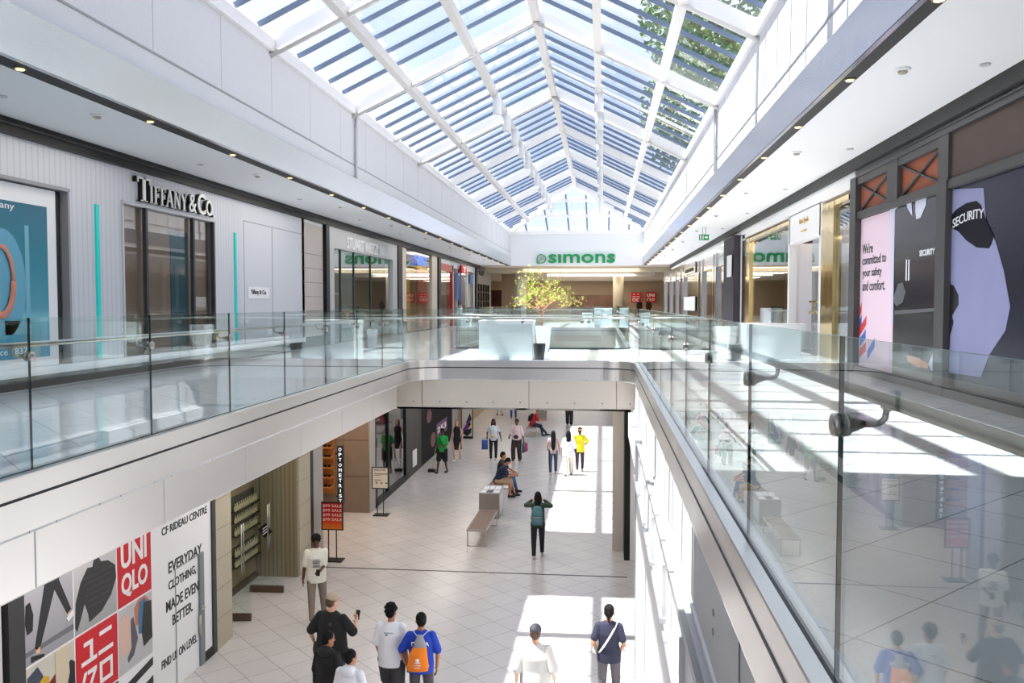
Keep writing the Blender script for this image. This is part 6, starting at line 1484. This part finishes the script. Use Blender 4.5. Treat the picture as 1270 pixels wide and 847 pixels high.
# 17..19
x, y = ft(686, 588)
p = person('person with very long black hair, mauve top and blue jeans walking away', x, y, 0.1, 1.62, 'skin_m', (172, 150, 152), (58, 68, 96), (210, 190, 190), 'verylong', 'hair', fem=True, feet={-1: (-.10, -.1), 1: (.10, .12)}, wrists={1: (.27, .06, .90), -1: (-.20, .16, 1.0)}, sleeve=.35)
x, y = ft(705, 589)
p = person('person in loose white shirt and cream trousers walking between two others', x, y, 0.0, 1.64, 'skin_d', (238, 240, 246), (228, 220, 208), (90, 84, 84), 'long', 'hair', feet={-1: (-.11, -.2), 1: (.10, .14)}, wrists={1: (.28, .05, .90)}, loose=.07, sleeve=1.0, bot='wide', fem=True, bulk=1.1, hem=-.2)
strap(p, 1, cmat(200, 205, 230), .02)
b = BM(); ellipsoid(b, (.26, -.02, .92), (.05, .09, .09)); carried('handbag', 'dark blue handbag at the hip of the person in loose white', 'bag', p, [('bag_body', b, cmat(50, 56, 96), .014)], (.26, -.02, .92))
x, y = ft(719, 585)
p = person('person in bright yellow T-shirt with white cap worn backwards and dark trousers', x, y, 0.0, 1.66, 'skin_d', (240, 226, 40), (66, 50, 64), (220, 214, 205), 'curly', 'hairred', feet={-1: (-.09, -.08), 1: (.09, .14)}, wrists={1: (.16, .20, 1.05), -1: (-.20, .20, 1.02)}, elbow=(1, -.6, 0), loose=.03, hem=-.14)
b = BM(); pts = [p['H']((.095*math.cos(a), .105*math.sin(a)-.01, .075)) for a in [2*PI*k/20 for k in range(21)]]; ringed(b, pts, [.018]*21, 8); soft('hat_brim', b, cmat(235, 215, 150), p['root'], 0)
# legs-only figures beyond the bridge beam
x, y = ft(706, 527); person('person in black clothes whose legs show below the bridge beam at centre', x, y, 0, 1.74, 'skin_m', (30, 30, 34), (22, 22, 26), (40, 38, 38), 'short', feet={-1: (-.10, .1), 1: (.10, -.1)}, bot='wide')
x, y = ft(637, 519); person('person in blue jeans and red shoes far beyond the bridge beam', x, y, PI, 1.72, 'skin_m', (120, 120, 130), (48, 76, 150), (120, 50, 44), 'short', feet={-1: (-.13, .1), 1: (.13, -.05)}, bot='trousers')
x, y = ft(620, 515); person('person in white trousers farthest back on the lower floor', x, y, PI, 1.70, 'skin_m', (60, 60, 66), (200, 200, 205), (30, 30, 30), 'short', feet={-1: (-.15, .1), 1: (.15, -.05)}, bot='slim')
# two upstairs
for px, c_, lab in ((793, (62, 40, 36), 'person in dark brown standing on the upper floor below the katakana sign'), (804.5, (84, 42, 34), 'person in rust brown standing on the upper floor below the roman letter sign')):
    x, y = onY(px, 377, 79); person(lab, x, 79, PI, 1.70, 'skin_d', c_, (40, 34, 34), (30, 30, 30), 'short', loose=.04, zf=ZF, sleeve=1.9)
x, y = onY(759, 377, 76); person('person in grey standing right of the round cream column on the upper floor', *(onY(769, 377, 76)[0], 76), PI, 1.72, 'skin_m', (120, 122, 130), (50, 50, 56), (30, 30, 30), 'short', zf=ZF)

# ================================================================ OUTSIDE TREES
rnd = random.Random(21)
def outside_tree(label, x, y, h, cr, n):
    t = thing('tree', label, 'tree', (x, y, ZL)); b = BM()
    ringed(b, [(x, y, ZL), (x+.2, y, ZL+h*.4), (x, y+.3, ZL+h*.75)], [.28, .22, .10], 10)
    for k in range(9):
        a = 2*PI*k/9; ringed(b, [(x, y, ZL+h*(.45+.03*k)), (x+cr*.5*math.cos(a), y+cr*.5*math.sin(a), ZL+h*(.6+.03*k)), (x+cr*.85*math.cos(a), y+cr*.85*math.sin(a), ZL+h*(.66+.03*k))], [.09, .06, .03], 6)
    finish('trunk', b, mat('grey_bark', srgb(110, 98, 84), .8), t)
    b = BM(); 
    for _ in range(n):
        v = Vector((rnd.gauss(0, 1), rnd.gauss(0, 1), rnd.gauss(0, 1))).normalized()*cr*rnd.uniform(.45, 1)**.5
        p_ = Vector((x, y, ZL+h-cr*.8))+Vector((v.x, v.y*1.1, v.z*.8))
        q = Quaternion((rnd.gauss(0, 1), rnd.gauss(0, 1), rnd.gauss(0, 1), rnd.gauss(0, 1))).normalized(); s = rnd.uniform(.08, .17)
        b.faces.new([b.verts.new(p_+q @ (Vector(w)*s)) for w in ((0, -1, 0), (.6, 0, .1), (0, 1, 0), (-.6, 0, .1))])
    finish('foliage', b, mat('tree_leaf', srgb(96, 124, 62), .6, noise=.5, nscale=2), t)
outside_tree('leafy green tree outside seen through the right slope of the skylight', 5.6, 27, 19.3, 4.6, 10000)
outside_tree('leafy green tree outside above the far right end of the skylight', 6.4, 39, 18.6, 4.8, 10000)

# ================================================================ LIGHT
w = bpy.data.worlds.new('sky'); bpy.context.scene.world = w; w.use_nodes = True; nt = w.node_tree; nt.nodes.clear(); L = nt.links
o = nt.nodes.new('ShaderNodeOutputWorld'); bg = nt.nodes.new('ShaderNodeBackground'); L.new(bg.outputs[0], o.inputs[0])
tc = nt.nodes.new('ShaderNodeTexCoord'); nz = nt.nodes.new('ShaderNodeTexNoise'); nz.inputs['Scale'].default_value = 3.2; nz.inputs['Detail'].default_value = 5
L.new(tc.outputs['Generated'], nz.inputs[0]); cr = nt.nodes.new('ShaderNodeValToRGB'); L.new(nz.outputs[0], cr.inputs[0])
e = cr.color_ramp.elements; e[0].position = .38; e[0].color = (.52, .66, .98, 1); e[1].position = .68; e[1].color = (1, 1, 1.05, 1)
L.new(cr.outputs[0], bg.inputs[0]); bg.inputs[1].default_value = SKY
sun = bpy.data.lights.new('sun', 'SUN'); so = bpy.data.objects.new('sun', sun); C.objects.link(so); sun.energy = SUN; sun.angle = math.radians(.6); sun.color = (1, .97, .93)
so.rotation_euler = Vector((.40, .045, -1)).to_track_quat('-Z', 'Y').to_euler()
def area(name, x, y, z, sx, sy, e, col=(1, .95, .88), rot=(0, 0, 0)):
    l = bpy.data.lights.new(name, 'AREA'); l.shape = 'RECTANGLE'; l.size = sx; l.size_y = sy; l.energy = e; l.color = col
    o = bpy.data.objects.new(name, l); C.objects.link(o); o.location = (x, y, z); o.rotation_euler = rot; return o
LG = 1.0
# added fill areas without fixtures: upper galleries, lower arcade, shops, far hall
for y in (3, 11, 19, 27, 35, 43, 51):
    area('gallery_fill', -7.3, y, ZC-.05, 1.0, 5, 22*LG); y > 5 and area('gallery_fill', 3.8, y, ZC-.05, .8, 5, 8*LG)
for y in (-3, 2, 9, 16, 23, 30, 37, 44, 52):
    area('arcade_fill', -5.7, y, -2.30, 1.2, 4, 42*LG, (1, .93, .86))
for y in (20.6,): area('bridge_fill', -1.7, y, -2.30, 3, 2.5, 45, (1, .95, .9))
for y in (50, 60, 72): area('arcade_fill', -1.7, y, -2.30, 4, 4, 90, (1, .97, .94))
for y in (60, 70, 82, 91): area('hall_fill', -1.5, y, ZC-.1, 8, 3, 400, (1, .86, .7))
area('shop_light', SL-1.5, 29, 2.2, 2, 6, 60); area('shop_light', SL-1.3, 38, 2.2, 1.5, 3, 60, (1, .8, .5)); area('shop_light', SL-.7, 43.5, 1.9, .8, 2, 30); area('shop_light', SL-.8, 50, 1.9, .8, 5, 50)
area('shop_light', SR+.9, 23, 2.0, 1.2, 5, 60, (1, .85, .65)); area('shop_light', SR+.7, 17, 1.35, 1, 2, 20)
area('shop_light', -8.3, 22.8, -2.35, 1.6, 3, 60, (1, .75, .5)); area('shop_light', -7.5, 16.8, -2.35, .8, 2.5, 7, (1, .9, .7)); area('shop_light', -9, 16.8, -3.0, .8, 2, 10, (1, .8, .5))
# lift everything so that the lower floor lies at height zero
for o in list(bpy.data.objects):
    if o.parent is None: o.location.z += CAMZ
s = bpy.context.scene
s.view_settings.view_transform = 'Standard'; s.view_settings.look = 'None'; s.view_settings.gamma = 1; s.view_settings.exposure = EXPO
try: s.view_settings.use_curve_mapping = False
except Exception: pass
